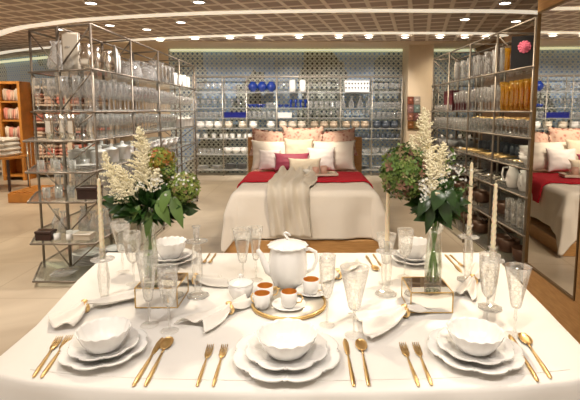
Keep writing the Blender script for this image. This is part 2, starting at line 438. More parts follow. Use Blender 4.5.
rack('r', XR, YRs, (0, 0, 0), ZR, 'tall steel truss rack of amber and white ware beside the mirror', 0)

# back wall shelving
frost = glassy('frosted_shelf_glass', (.97, .99, .97), .28, .6, edge=.3)
t = empty('wall_shelving', (-.4, 10.9, 0), 'long pale metal wall shelving full of tableware behind the bed', 'shelving')
inv = t.matrix_basis.inverted()
BX = [WY(x, 110, 10.9).x for x in (195, 224, 247.5, 277, 308, 340, 371, 400)]
ZB = [.15, .52, .90, 1.14, 1.39, 1.63, 2.0]
for x in BX:
    for y in (10.72, 11.05):
        rod('post', inv@Vector((x, y, 0)), inv@Vector((x, y, 2.36)), .013, steel_l, t, 6)
for z in ZB+[2.36]:
    o = box('shelf', (BX[0]-.02+.4, -.19, z-.022), (BX[-1]+.02+.4, .17, z), frost, t, bevel=0) if z < 2.3 else None
    if o is None:
        for y in (10.72, 11.05): rod('rail', inv@Vector((BX[0], y, z)), inv@Vector((BX[-1], y, z)), .014, steel_l, t)
# second shelving beyond the column
t2 = empty('wall_shelving', (3.7, 10.9, 0), 'pale metal wall shelving between the column and the rack by the mirror', 'shelving')
for x in (-.55, .45):
    for y in (-.18, .15): rod('post', (x, y, 0), (x, y, 2.36), .016, steel_l, t2, 6)
for z in ZB: box('shelf', (-.57, -.19, z-.022), (.47, .17, z), frost, t2, bevel=0)

# ------------------------------------------------------------------ shelf goods (one mesh per kind)
K = {}
def kind(name, prof, mat, seg=16, mod=None, extra=None, mats=None):
    bm = lathe_bm(prof, seg, mod)
    if extra: extra(bm)
    K[name] = (mesh_only(bm, name, mats or [mat]), max(p[0] for p in prof), max(p[1] for p in prof))
WG = [(0, 0), (.032, .001), (.030, .004), (.005, .01), (.004, .075), (.012, .085), (.030, .11), (.036, .14), (.033, .185), (.031, .185), (.034, .14), (.028, .112), (0, .09)]
kind('wine_glass', WG, shelfglass)
kind('wine_glass_gold', WG, shelfglass)
def goldrim(bm): lathe_bm([(.0335, .178), (.034, .187), (.030, .187)], 16, bm=bm)
bm = lathe_bm(WG, 16); n0 = len(bm.faces); goldrim(bm)
bm.faces.ensure_lookup_table()
for f in bm.faces[n0:]: f.material_index = 1
K['wine_glass_gold'] = (mesh_only(bm, 'gold_rim_glass', [shelfglass, gold]), .036, .187)
FL = [(0, 0), (.030, .001), (.028, .004), (.005, .01), (.004, .08), (.012, .10), (.024, .15), (.025, .23), (.023, .23), (.022, .15), (0, .10)]
kind('flute', FL, shelfglass)
TU = [(0, 0), (.030, 0), (.034, .10), (.032, .10), (.028, .01), (0, .012)]
kind('tumbler', TU, shelfglass)
CA = [(0, 0), (.05, 0), (.062, .03), (.055, .09), (.022, .16), (.02, .21), (.034, .24), (.032, .24), (.018, .21), (.02, .16), (.05, .09), (.05, .02), (0, .012)]
kind('carafe', CA, shelfglass)
VA = [(0, 0), (.035, 0), (.045, .08), (.04, .18), (.055, .28), (.052, .28), (.037, .18), (.040, .08), (.03, .012), (0, .012)]
VS = [(r*.66, z) for r, z in VA]
kind('vase', [(r*.85, z) for r, z in VA], shelfglass); kind('amber_vase', VS, amber); kind('amber_vase_dark', VS, amber_d)
BV = [(0, 0), (.045, 0), (.05, .01), (.05, .24), (.046, .24), (.045, .02), (0, .02)]
kind('cylinder_vase', BV, white)
BO = [(0, 0), (.035, 0), (.035, .012), (.075, .05), (.09, .09), (.086, .09), (.07, .052), (.03, .016), (0, .014)]
BD = [(0, 0), (.045, 0), (.05, .006), (.075, .02), (.083, .05), (.086, .09), (.082, .09), (.079, .05), (.07, .025), (0, .014)]
for nm, mt in (('deep_bowl', white), ('cream_bowl', cream_p), ('tan_bowl', tan_p), ('slate_bowl', slate_p), ('grey_bowl', grey_p)): kind(nm, BD, mt)
for nm, mt in (('bowl', white), ('glass_bowl', shelfglass), ('blue_bowl', blue_g)):
    kind(nm, BO, mt)
SP = [(0, 0), (.035, 0), (.04, .01), (.085, .05), (.10, .10), (.085, .15), (.05, .18), (.055, .20), (.05, .20), (.04, .185), (0, .17)]
kind('blue_pot', SP, blue_g)
kind('blue_vase', [(0, 0), (.04, 0), (.04, .01), (.02, .06), (.03, .12), (.05, .2), (.046, .2), (.026, .12), (0, .08)], blue_g)
def handle(r0, z0, z1, out, rr=.005):
    def f(bm): tube(bm, [(r0, 0, z1), (r0+out*.8, 0, z1-.002), (r0+out, 0, (z0+z1)/2), (r0+out*.7, 0, z0), (r0, 0, z0)], rr, 6)
    return f
MU = [(0, 0), (.034, 0), (.038, .01), (.04, .085), (.037, .085), (.034, .012), (0, .012)]
kind('mug', MU, white, extra=handle(.036, .02, .07, .026)); kind('slate_mug', MU, slate_p, extra=handle(.036, .02, .07, .026))
PT = [(0, 0), (.045, 0), (.05, .01), (.07, .07), (.055, .14), (.038, .18), (.048, .22), (.045, .22), (.034, .18), (.05, .14), (.06, .07), (0, .02)]
kind('pitcher', PT, white, extra=handle(.055, .06, .19, .05, .008))
kind('silver_pitcher', PT, silver, extra=handle(.055, .06, .19, .05, .008))
kind('glass_pitcher', PT, shelfglass, extra=handle(.055, .06, .19, .05, .008))
kind('silver_vase', VA, silver)
kind('canister', [(0, 0), (.07, 0), (.075, .01), (.075, .12), (.08, .125), (.078, .135), (.02, .15), (.015, .165), (.02, .18), (0, .185)], white)
DP = [(0, 0), (.07, 0), (.075, .004), (.12, .014), (.122, .017), (.075, .008), (0, .006)]
kind('plate', DP, white, 24); kind('grey_plate', DP, grey_p, 24); kind('glass_plate', DP, shelfglass, 24)
kind('pot', [(0, 0), (.09, 0), (.11, .02), (.12, .14), (.115, .14), (.105, .02), (0, .02)], pr('copper_brown_enamel', (.09, .04, .022), .4, .25), 20)
def dome(bm): pass
kind('cloche', [(0, .20), (.012, .20), (.014, .185), (.006, .17), (.06, .16), (.10, .11), (.115, .04), (.12, 0), (.116, 0), (.10, .1), (0, .155)], shelfglass)
def flat_oval(name, w, h, mat):
    bm = lathe_bm([(0, 0), (.8, .012), (1, .03), (1, .036), (.78, .02), (0, .01)], 40,
                  lambda t, i, r, z: (1+.02*math.cos(12*t), 0))
    for v in bm.verts:
        v.co = Vector((v.co.x*w/2, v.co.z, v.co.y*h/2 + h/2))
    K[name] = (mesh_only(bm, name, [mat]), w/2, h)
flat_oval('oval_platter', .26, .32, white); flat_oval('cream_platter', .30, .30, cream_p)

def put(k, x, y, z, label, cat, group=None, s=1, rz=None, name=None, sc=None):
    me = K[k][0]
    o = bpy.data.objects.new(name or me.name, me); C.objects.link(o)
    o.location = (x, y, z+.0012); o.rotation_euler = (0, 0, random.uniform(0, 6) if rz is None else rz)
    o.scale = sc or (s, s, s)
    return tag(o, label, cat, group)
NAMES = dict(wine_glass='wine_glass', wine_glass_gold='wine_glass', flute='champagne_flute', tumbler='tumbler', carafe='carafe', vase='glass_vase', amber_vase='amber_vase',
    amber_vase_dark='amber_vase', cylinder_vase='cylinder_vase', bowl='bowl', deep_bowl='bowl', cream_bowl='bowl', tan_bowl='bowl', slate_bowl='bowl', grey_bowl='bowl', glass_bowl='glass_bowl', blue_bowl='bowl',
    blue_pot='round_pot', blue_vase='blue_vase', mug='mug', slate_mug='mug', pitcher='pitcher', silver_pitcher='silver_pitcher', glass_pitcher='glass_pitcher', silver_vase='silver_vase', canister='lidded_canister',
    plate='plate', grey_plate='plate', glass_plate='glass_plate', pot='cooking_pot', cloche='glass_cloche', oval_platter='oval_platter', cream_platter='platter')
LOOK = dict(wine_glass=('clear wine glass', 'glass'), wine_glass_gold=('gold-rimmed wine glass', 'glass'), flute=('clear champagne flute', 'glass'), tumbler=('clear tumbler', 'glass'),
    carafe=('clear carafe', 'carafe'), vase=('clear waisted vase', 'vase'), amber_vase=('amber glass vase', 'vase'), amber_vase_dark=('dark amber glass vase', 'vase'), cylinder_vase=('white cylinder vase', 'vase'),
    bowl=('white bowl', 'bowl'), deep_bowl=('deep white bowl', 'bowl'), cream_bowl=('cream bowl', 'bowl'), tan_bowl=('tan bowl', 'bowl'), slate_bowl=('dark slate bowl', 'bowl'), grey_bowl=('grey bowl', 'bowl'), glass_bowl=('clear glass bowl', 'bowl'),
    blue_bowl=('cobalt blue bowl', 'bowl'), blue_pot=('round cobalt blue pot', 'pot'), blue_vase=('cobalt blue vase', 'vase'), mug=('white mug', 'mug'), slate_mug=('dark slate mug', 'mug'), pitcher=('white pitcher', 'pitcher'),
    silver_pitcher=('silver pitcher', 'pitcher'), glass_pitcher=('clear glass pitcher', 'pitcher'), silver_vase=('silver vase', 'vase'), canister=('white lidded canister', 'canister'), plate=('white plate', 'plate'),
    grey_plate=('grey plate', 'plate'), glass_plate=('clear glass plate', 'plate'), pot=('brown cooking pot', 'pot'), cloche=('clear glass cloche', 'cloche'), oval_platter=('white oval platter', 'platter'), cream_platter=('cream platter', 'platter'))
DOWN = ['bottom', 'sixth', 'fifth', 'fourth', 'third', 'second', 'top']
def place_txt(unit, lv, bay=None):
    s = ('top shelf' if lv == 6 else 'bottom shelf' if lv == 0 else DOWN[lv]+' shelf down')
    return f'{s} of the {unit}' + (f', {bay}' if bay else '')
def item(k, x, y, z, where, s=1, rz=None, sc=None, look=None, solo=False):
    lk, cat = LOOK[k]; lk = look or lk
    return put(k, x, y, z, f'{lk}, {where}', cat, None if solo else f'{lk}s, {where}', s, rz, NAMES[k], sc)
BAYS = ['nearest bay', 'second bay back', 'third bay back', 'farthest bay']
def fill(unit, ys, xs, lv, z, k, bays, pitch, rows, s=1, y0=None, y1=None, stack=1, sp=.02, jit=.01, look=None):
    for bi in bays:
        a = ys[bi]+.07 if y0 is None else y0; b = ys[bi+1]-.05 if y1 is None else y1
        n = max(1, int((b-a)/pitch)+1); st = (b-a)/max(1, n-1) if n > 1 else 0
        for r in rows:
            for i in range(n):
                for q in range(stack):
                    item(k, xs+r+random.uniform(-jit, jit)*.5, a+i*st+random.uniform(-jit, jit)*.5, z+q*sp, place_txt(unit, lv, BAYS[bi]), s*random.uniform(.96, 1.04), look=look)
def crate(name, x, y, z, w, d, h, mat, label, cat, marks=None):
    t = empty(name, (x, y, z+.001), label, cat)
    box('box_body', (-w/2, -d/2, 0), (w/2, d/2, h*.72), mat, t, .003)
    box('lid', (-w/2-.004, -d/2-.004, h*.73), (w/2+.004, d/2+.004, h), mat, t, .003)
    return t

# ---- left rack goods
U = 'rack by the bookcase'; x0 = -1.86
# top shelf
t = empty('rectangular_platter', (-2.20, 4.32, 1.922), 'tall white rectangular platter standing upright on top shelf of the rack by the bookcase', 'platter')
bm = bmesh.new(); bbox(bm, (-.085, -.012, 0), (.085, .012, .36)); bmesh.ops.bevel(bm, geom=bm.edges[:], offset=.008, segments=2, affect='EDGES')
o = fin(bm, 'platter_body', pr('warm_white_ceramic', (.76, .66, .54), .3), t); bm = bmesh.new(); bbox(bm, (-.07, -.016, .02), (.07, -.0121, .34)); fin(bm, 'inner_panel', cream_p, t, smooth=False)
item('oval_platter', -2.38, 4.5, 1.92, place_txt(U, 6, 'behind the upright rectangular platter'), 1, .2, solo=True)
for i, (x, y) in enumerate([(-1.97, 4.15), (-1.98, 4.36), (-1.97, 4.58), (-2.12, 4.5), (-2.1, 4.75)]):
    item('silver_pitcher', x, y, 1.92, place_txt(U, 6, BAYS[0]), 1.05)
fill(U, YLs, x0, 6, 1.92, 'carafe', [0], .22, [-.36], 1.0)
item('oval_platter', -1.98, 4.86, 1.92, place_txt(U, 6, 'leaning near the silver pitchers'), 1, PI/2+.5, solo=True)
item('oval_platter', -2.02, 5.02, 1.92, 'on top shelf of the rack by the bookcase, second behind the pitchers', .9, PI/2+.5, solo=True)
fill(U, YLs, x0, 6, 1.92, 'cloche', [1], .29, [-.14, -.42], 1.15, y0=5.25)
fill(U, YLs, x0, 6, 1.92, 'vase', [2], .15, [-.1, -.3, -.5], .95)
fill(U, YLs, x0, 6, 1.92, 'cylinder_vase', [3], .2, [-.1], .8)
fill(U, YLs, x0, 6, 1.92, 'glass_bowl', [3], .24, [-.32], 1.2)
# eye-level shelf
fill(U, YLs, x0, 5, 1.55, 'flute', [0], .115, [-.07, -.18, -.29, -.41, -.53], 1.3)
fill(U, YLs, x0, 5, 1.55, 'wine_glass', [1], .11, [-.08, -.2, -.33], 1.5)
fill(U, YLs, x0, 5, 1.55, 'flute', [2], .09, [-.07, -.18, -.3], 1.15)
fill(U, YLs, x0, 5, 1.55, 'wine_glass', [3], .10, [-.07, -.18, -.3], 1.2)
# third shelf down
for i, (x, y) in enumerate([(-2.30, 4.06), (-2.20, 4.10), (-2.08, 4.02), (-2.0, 4.2), (-1.95, 4.12)]):
    item('silver_vase', x, y, 1.30, place_txt(U, 4, BAYS[0]), .78)
fill(U, YLs, x0, 4, 1.30, 'flute', [0, 1], .10, [-.07, -.19, -.31, -.45], .95, )
fill(U, YLs, x0, 4, 1.30, 'wine_glass', [2], .10, [-.07, -.18, -.3], 1.1)
fill(U, YLs, x0, 4, 1.30, 'canister', [3], .19, [-.1, -.3], .95)
# fourth shelf down
for i in range(9):
    item('tumbler', -2.36+.05*i+random.uniform(-.01, .01), 3.98+.12*(i % 3), 1.03, place_txt(U, 3, BAYS[0]), .85)
for i in range(3):
    item('plate', -1.97, 4.02, 1.03+.014*i, 'in the flat stack on fourth shelf down, rack by the bookcase', .75)
fill(U, YLs, x0, 3, 1.03, 'canister', [0], .19, [-.12, -.34], 1.05, y0=4.32)
fill(U, YLs, x0, 3, 1.03, 'bowl', [1, 2], .22, [-.12, -.35], 1.05, stack=2, sp=.035)
# fifth shelf down
for i in range(8):
    item('tumbler', -2.33+.055*i, 4.0+.11*(i % 2), .77, place_txt(U, 2, BAYS[0]), .95)
crate('wooden_box', -1.93, 3.98, .77, .17, .13, .11, dark_wood, 'dark wooden lidded box on fifth shelf down of the rack by the bookcase', 'box')
fill(U, YLs, x0, 2, .77, 'vase', [0], .14, [-.1, -.3, -.5], .72, y0=4.25)
fill(U, YLs, x0, 2, .77, 'glass_pitcher', [1, 2], .18, [-.12, -.34], .95)
# sixth shelf down
crate('wooden_box', -2.33, 3.95, .40, .14, .1, .085, dark_wood, 'small dark wooden lidded box on sixth shelf down of the rack by the bookcase', 'box')
crate('wicker_box', -1.99, 3.96, .40, .15, .1, .06, cream_p, 'cream woven lidded box on sixth shelf down of the rack by the bookcase', 'box')
for i, x in enumerate((-2.22, -2.16, -2.11, -2.1)):
    item('mug', x, 3.93+.1*(i % 2), .40, place_txt(U, 1, BAYS[0]), .7)
for x, y in ((-2.3, 4.2), (-2.15, 4.28), (-2.02, 4.2), (-2.42, 4.3), (-1.95, 4.32), (-2.22, 4.42), (-2.06, 4.45)):
    item('carafe', x, y, .40, place_txt(U, 1, BAYS[0]), .85)
fill(U, YLs, x0, 1, .40, 'bowl', [1], .22, [-.15], 1.1, stack=2, sp=.04)
# bottom shelf
for i in range(7): item('plate', -2.12, 4.28, .06+.016*i, place_txt(U, 0, 'in the tall plate stack'), 1.25, name=None) if False else item('plate', -2.14, 4.3, .06+.016*i, place_txt(U, 0, 'in the tall plate stack'), 1.2)
for i in range(3): item('glass_plate', -2.22+.02*i, 3.98, .06+.014*i, place_txt(U, 0, 'at its near corner'), .85)
for i in range(5): item('plate', -1.95, 4.55, .06+.016*i, place_txt(U, 0, 'in the rear plate stack'), 1.1)

# ---- right rack goods
U = 'rack by the mirror'; x0 = 1.875
fill(U, YRs, x0, 6, 1.92, 'vase', [1, 2], .16, [.1, .35], .9)
item('cream_platter', 2.06, 6.1, 1.92, place_txt(U, 6, BAYS[3]), 1.05, PI/2-.5, solo=True)
item('oval_platter', 1.99, 4.68, 1.92, place_txt(U, 6, 'leaning beside the amber vase'), 1.0, PI/2-.5, solo=True)
item('amber_vase', 1.98, 4.48, 1.92, place_txt(U, 6, 'beside the black gift box'), .85, solo=True)
fill(U, YRs, x0, 6, 1.92, 'glass_pitcher', [0], .16, [.35, .55], 1, y0=4.1)
t = empty('gift_box', (2.0, 4.18, 1.921), 'black gift box with a pink rosette on top shelf of the rack by the mirror', 'box', rz=-.5)
box('box_body', (-.11, -.06, 0), (.11, .06, .30), pr('black_card', (.012, .012, .014), .35), t, .004)
rose = pr('pink_satin', (.75, .16, .26), .5)
bm = bmesh.new()
for r_ in range(4):
    n = 5+2*r_
    for k in range(n):
        a = 2*PI*k/n+r_*.4; rr = .008+.013*r_
        c = Vector((math.cos(a)*rr, -.065-.014+.004*r_, .20+math.sin(a)*rr))
        m_ = Matrix.Translation(c) @ Matrix.Rotation(-a, 4, 'Y') @ Matrix.Diagonal((.010, .006, .014, 1))
        bmesh.ops.create_uvsphere(bm, u_segments=7, v_segments=5, radius=1, matrix=m_)
fin(bm, 'rosette', rose, t)
# shelf 5
fill(U, YRs, x0, 5, 1.55, 'amber_vase', [0], .098, [.06], .98, y0=3.84)
fill(U, YRs, x0, 5, 1.55, 'amber_vase_dark', [0], .12, [.18, .30], .90, y0=3.84)
fill(U, YRs, x0, 5, 1.55, 'flute', [1], .09, [.06, .17, .30, .44], 1.1)
fill(U, YRs, x0, 5, 1.55, 'amber_vase', [1], .16, [.58], 1.05)
fill(U, YRs, x0, 5, 1.55, 'flute', [2], .10, [.08, .22, .38], 1.05)
t = crate('maroon_box', 2.08, 6.2, 1.55, .26, .34, .27, red_dark, 'large maroon gift box on second shelf down of the rack by the mirror', 'box')
fill(U, YRs, x0, 5, 1.55, 'tumbler', [3], .1, [.05], .8)
# shelf 4
fill(U, YRs, x0, 4, 1.33, 'wine_glass_gold', [0], .085, [.06, .15, .25, .36], .82, y0=3.82)
fill(U, YRs, x0, 4, 1.33, 'wine_glass_gold', [1], .095, [.06, .16, .28], .82)
fill(U, YRs, x0, 4, 1.33, 'tumbler', [2, 3], .10, [.06, .17, .29], 1.35)
# shelf 3: cutlery and bowls
for q in range(4): item('bowl', 1.99, 3.98, 1.07+.028*q, 'in the near corner stack, fourth shelf down, rack by the mirror', .95)
for q in range(4): item('bowl', 2.2, 4.05, 1.07+.028*q, 'in the second stack, fourth shelf down, rack by the mirror', .95)
cut_me = {}
for nm, mt in (('gold', gold), ('silver', silver)):
    bm = bmesh.new(); tube(bm, [(0, -.11, .006), (0, -.03, .005), (0, .05, .005)], [.008, .006, .004], 6)
    lathe_bm([(0, .003), (.016, .005), (.02, .009), (.0, .006)], 10, None, bm, 0, .075)
    cut_me[nm] = mesh_only(bm, nm+'_spoon', [mt])
for li, (z, lv) in enumerate(((1.07, 3), (.83, 2))):
    for bi in ((0, 1, 2) if li == 0 else (1, 2)):
        for i in range(10):
            y = YRs[bi]+(.35 if bi == 0 else .1)+i*(.03 if bi == 0 else .058); g = 'gold' if (li == 0 and (i % 3 or bi)) else 'silver'
            o = bpy.data.objects.new('spoon', cut_me[g]); C.objects.link(o)
            o.location = (x0+.13+.05*(i % 3), y, z+.004+.0*i); o.rotation_euler = (.10 if 0 else 0, 0, PI/2-.35)
            lk = f'{g} serving spoon, {place_txt(U, lv, BAYS[bi])}'; tag(o, lk, 'spoon', lk)
fill(U, YRs, x0, 3, 1.07, 'grey_bowl', [3], .2, [.12, .32], .9)
fill(U, YRs, x0, 3, 1.07, 'slate_mug', [1, 2], .12, [.45, .58], 1.1)
# shelf 2: white pitchers
for i, (x, y, s) in enumerate(((1.97, 4.22, 1.0), (1.98, 4.02, .85), (2.12, 4.1, .95), (1.96, 3.86, .62), (2.1, 3.9, .8))):
    item('pitcher', x, y, .83, place_txt(U, 2, BAYS[0]), s, rz=PI+.6*i)
# shelf 1: cups, dark
for i in range(4):
    for j in range(2):
        for q in range(2):
            item('tumbler', 1.95+.12*j, 3.86+.12*i, .50+.113*q, place_txt(U, 1, BAYS[0]), 1.1)
fill(U, YRs, x0, 1, .50, 'pot', [1, 2], .3, [.185], .85); fill(U, YRs, x0, 0, .14, 'pot', [0, 1, 2], .3, [.185, .545], .9, look='brown cooking pot')
crate('wooden_box', 2.1, 6.2, .50, .3, .3, .18, dark_wood, 'dark wooden box on sixth shelf down of the rack by the mirror, farthest bay', 'box')
crate('wooden_box', 2.1, 5.5, .83, .0+.3, .22, .001+.10, dark_wood, 'dark wooden box on fifth shelf down of the rack by the mirror', 'box').location.x = 2.42
t = empty('rack_back_panel', (2.66, 5.2, 0), 'dark brown back panel closing the rack by the mirror', 'panel')
box('panel_board', (0, -1.5, .02), (.02, 1.55, 1.30), dark_wood, t, 0); box('frame_rail', (-.005, -1.5, 1.30), (.025, 1.55, 1.33), steel, t, 0)

# ---- wall shelving goods
U = 'wall shelving'
ORD = ['seventh', 'sixth', 'fifth', 'fourth', 'third', 'second', 'first']
def brow(bay, lv, k, n, s=1, a=.08, b=.92, y=10.86, stack=1, sp=.03, sc=None, look=None):
    X0, X1 = BX[bay], BX[bay+1]
    for i in range(n):
        f = a+(b-a)*(i/(n-1) if n > 1 else .5)
        for q in range(stack):
            item(k, X0+(X1-X0)*f, y, ZB[lv]+q*sp, place_txt(U, lv, ORD[bay]+' bay from the column'), s, sc=sc, look=look)
for row_y in (10.80, 11.0):
    brow(0, 6, 'wine_glass', 5, 1.15, y=row_y); brow(0, 5, 'wine_glass', 5, 1.0, y=row_y); brow(1, 5, 'flute', 4, .85, y=row_y)
    brow(4, 5, 'tumbler', 6, 1.5, y=row_y); brow(6, 6, 'wine_glass', 5, 1.1, y=row_y); brow(6, 5, 'tumbler', 6, 1.3, y=row_y)
    brow(0, 4, 'tumbler', 6, 1.4, y=row_y); brow(2, 4, 'tumbler', 6, 1.5, y=row_y); brow(4, 4, 'wine_glass', 5, .9, y=row_y); brow(5, 4, 'wine_glass', 6, .95, y=row_y); brow(6, 4, 'tumbler', 6, 1.4, y=row_y)
brow(1, 6, 'glass_bowl', 3, .85, stack=2, sp=.07)
brow(2, 6, 'blue_pot', 3, 1.2, a=.2, b=.82, y=10.85)
brow(3, 6, 'wine_glass', 3, 1.2, a=.1, b=.35); brow(3, 6, 'cylinder_vase', 2, 1.15, a=.5, b=.83, y=10.8, sc=(1.5, 1.5, 1.15))
brow(4, 6, 'wine_glass', 4, 1.25)
brow(2, 5, 'blue_bowl', 4, .85, a=.1, b=.52, sc=(.85, .85, .9)); brow(2, 5, 'tumbler', 3, 1.2, a=.7)
brow(3, 5, 'blue_bowl', 2, .8, a=.12, b=.3); brow(3, 5, 'blue_vase', 4, .95, a=.45)
brow(5, 5, 'carafe', 4, 1.15)
brow(3, 4, 'wine_glass', 4, .8, a=.55)
def wbox(bay, lv, a, b, h, mat, label):
    X0, X1 = BX[bay], BX[bay+1]; w = (X1-X0)*(b-a)
    return crate('display_box', X0+(X1-X0)*(a+b)/2, 10.86, ZB[lv], w, .22, h, mat, label, 'box')
wbox(1, 4, .05, .97, .13, blue_box, 'long cobalt blue box on third shelf down of the wall shelving')
wbox(3, 4, .03, .48, .12, white, 'plain white box on third shelf down of the wall shelving')
t = wbox(5, 6, .12, .9, .26, white, 'white box printed with dark glass shapes on top shelf of the wall shelving')
ink = pr('dark_print_ink', (.10, .10, .11), .6)
X0 = BX[5]; ww = (BX[6]-BX[5])*.78
for r_ in range(2):
    for i in range(8):
        cx = -ww/2+ww*(i+.5)/8; cz = .045+.105*r_
        bm = bmesh.new(); pts = [(-.004, 0), (.004, 0), (.004, .03), (.018, .04), (.018, .065), (-.018, .065), (-.018, .04), (-.004, .03)]
        fr_ = [bm.verts.new((cx+a_, -.118, cz+b_)) for a_, b_ in pts]; bk_ = [bm.verts.new((cx+a_, -.1145, cz+b_)) for a_, b_ in pts]
        bm.faces.new(fr_); bm.faces.new(bk_[::-1])
        for k in range(8): bm.faces.new((fr_[k], fr_[(k+1) % 8], bk_[(k+1) % 8], bk_[k]))
        fin(bm, 'printed_glass_shape', ink, t, smooth=False)
# bowls row
for bay, k, n in ((0, 'deep_bowl', 3), (1, 'cream_bowl', 2), (2, 'deep_bowl', 2), (3, 'cream_bowl', 3), (4, 'tan_bowl', 3), (5, 'tan_bowl', 3), (6, 'slate_bowl', 3)):
    brow(bay, 3, k, n, 1.2, a=.2, b=.8, stack=2, sp=.06)
for bay, k, n in ((0, 'mug', 4), (1, 'mug', 4), (2, 'mug', 4), (3, 'mug', 3), (5, 'slate_mug', 6), (6, 'slate_mug', 6)):
    brow(bay, 2, k, n, 1.25)
for bay, k, n, st in ((0, 'tumbler', 6, 1), (1, 'bowl', 3, 2), (5, 'glass_bowl', 3, 1), (6, 'glass_bowl', 3, 2)):
    brow(bay, 1, k, n, 1.25, stack=st, sp=.04, a=.15, b=.85)
for bay, k, st in ((0, 'plate', 5), (1, 'grey_plate', 8), (5, 'grey_plate', 5), (6, 'plate', 4)):
    brow(bay, 0, k, 2, 1.05, a=.25, b=.75, stack=st, sp=.016)
# between the column and the racks
for lv in range(7):
    k = ['grey_plate', 'bowl', 'mug', 'bowl', 'tumbler', 'tumbler', 'vase'][lv]
    for i in range(4):
        item(k, 3.3+.22*i, 10.85, ZB[lv], place_txt('shelving between column and mirror rack', lv), 1.0)

# ------------------------------------------------------------------ pictures on the column
cols = [((.36, .10, .05), (.60, .50, .42)), ((.42, .22, .20), (.28, .36, .32)), ((.40, .16, .10), (.30, .12, .10)), ((.34, .13, .03), (.40, .26, .10))]
cn = [('rust red', 'pale'), ('dusty pink', 'grey-green'), ('brick red', 'dark maroon'), ('burnt orange', 'ochre')]
for r_ in range(4):
    for c_ in range(2):
        p = WY(410.5+6.5*c_, 100.5+8.2*r_, 10.6)
        t = empty('framed_tile', p, f'small {cn[r_][c_]} framed tile in the grid on the cream column', 'picture')
        col = cols[r_][c_]
        box('frame', (-.073, -.015, -.092), (.073, .018, .092), pr(f'tile_frame_{r_}{c_}', tuple(x*.45 for x in col), .5), t, .004)
        box('picture_panel', (-.06, -.018, -.078), (.06, -.0145, .078), pr(f'tile_{r_}{c_}', tuple(x*.6 for x in col), .4), t, 0)
        lathe('round_motif', [(0, 0), (.035, 0), (.035, .004), (0, .004)], pr(f'tile_dot_{r_}{c_}', tuple(min(1, x*.9+.05) for x in col), .4), t, 16).rotation_euler = (PI/2, 0, 0)
        t.children[-1].location = (0, -.018, .0)

# ------------------------------------------------------------------ far left: bookcases, platform, display stand
def bookcase(name, x, y, w, d, h, nsh, mat, label, rz=0, cols_=1):
    t = empty(name, (x, y, 0), label, 'bookcase', rz=rz)
    for sx_ in (-1, 1): box('side_panel', (sx_*w/2-.03, -d/2, 0), (sx_*w/2+.03, d/2, h), mat, t)
    box('back_panel', (-w/2+.03, d/2-.03, 0), (w/2-.03, d/2-.001, h), mat, t, 0)
    box('top_panel', (-w/2+.031, -d/2, h-.06), (w/2-.031, d/2-.031, h), mat, t)
    for k in range(nsh): box('shelf', (-w/2+.031, -d/2+.01, .08+k*(h-.14)/nsh), (w/2-.031, d/2-.031, .12+k*(h-.14)/nsh), mat, t)
    return t
pinks = [pr(f'folded_linen_{i}', c, .9, bump='noise', bscale=30, bstr=.3) for i, c in enumerate([(.74, .38, .30), (.80, .56, .44), (.78, .66, .54), (.70, .28, .22), (.62, .48, .38)])]
pn = ['pink', 'peach', 'cream', 'salmon red', 'taupe']
def towel(x, y, z, w, d, h, mi, label, group):
    bm = bmesh.new(); bbox(bm, (-w/2, -d/2, 0), (w/2, d/2, h)); bmesh.ops.bevel(bm, geom=bm.edges[:], offset=min(h, w)*.35, segments=3, affect='EDGES')
    o = fin(bm, 'folded_towel', pinks[mi], None, (x, y, z+.001)); return tag(o, label, 'towel', group)
OX, OY = -6.52, 10.2
bookcase('bookcase', OX, OY, .44, .42, 2.2, 5, orange_wood, 'honey coloured wooden bookcase with folded pink linen beyond the glass rack')
ws = pr('whitewashed_wood', (.72, .60, .48), .6)
shz = lambda k, h, n: .12+k*(h-.14)/n
for k in range(5):
    z = shz(k, 2.2, 5)
    for i in range(4):
        mi = (k+i) % 5
        if k in (2, 3, 4):
            lab = f'{pn[mi]} folded towel on shelf {["", "", "third up", "fourth up", "fifth up"][k]} of the honey wooden bookcase'
            towel(OX-.13+.087*i, OY-.05, z, .078, .26, .27-.02*((i*7) % 3), mi, lab, None)
for bi, (bx, w) in enumerate(((-5.9, .85), (-4.95, .95))):
    nm = ['pale bookcase next to the honey wooden one', 'pale bookcase nearest the cream back wall'][bi]
    bookcase('bookcase', bx, 10.6, w, .4, 2.12, 5, ws, f'whitewashed {nm}, stacked with pink linen')
    for k in range(5):
        z = shz(k, 2.12, 5)
        for i in range(3):
            for q in range(3):
                mi = (k+i*2+bi+q//2) % 5
                lab = f'{pn[mi]} folded towel on {["bottom", "second", "middle", "fourth", "top"][k]} shelf of {nm}'
                towel(bx-w/3+w/3*i, 10.55, z+q*.085, w*.27, .3, .083, mi, lab, f'{pn[mi]} towels on {["bottom", "second", "middle", "fourth", "top"][k]} shelf, {nm}')
bx = -7.7
bookcase('bookcase', bx, 10.9, .9, .4, 1.9, 4, ws, 'whitewashed bookcase cut off by the edge of the photograph')
for k in range(4):
    for i in range(3):
        mi = (k+i) % 5
        towel(bx-.28+.28*i, 10.85, shz(k, 1.9, 4), .24, .3, .2, mi, f'{pn[mi]} folded towel on {["bottom", "second", "third", "top"][k]} shelf of the cut-off whitewashed bookcase', None)
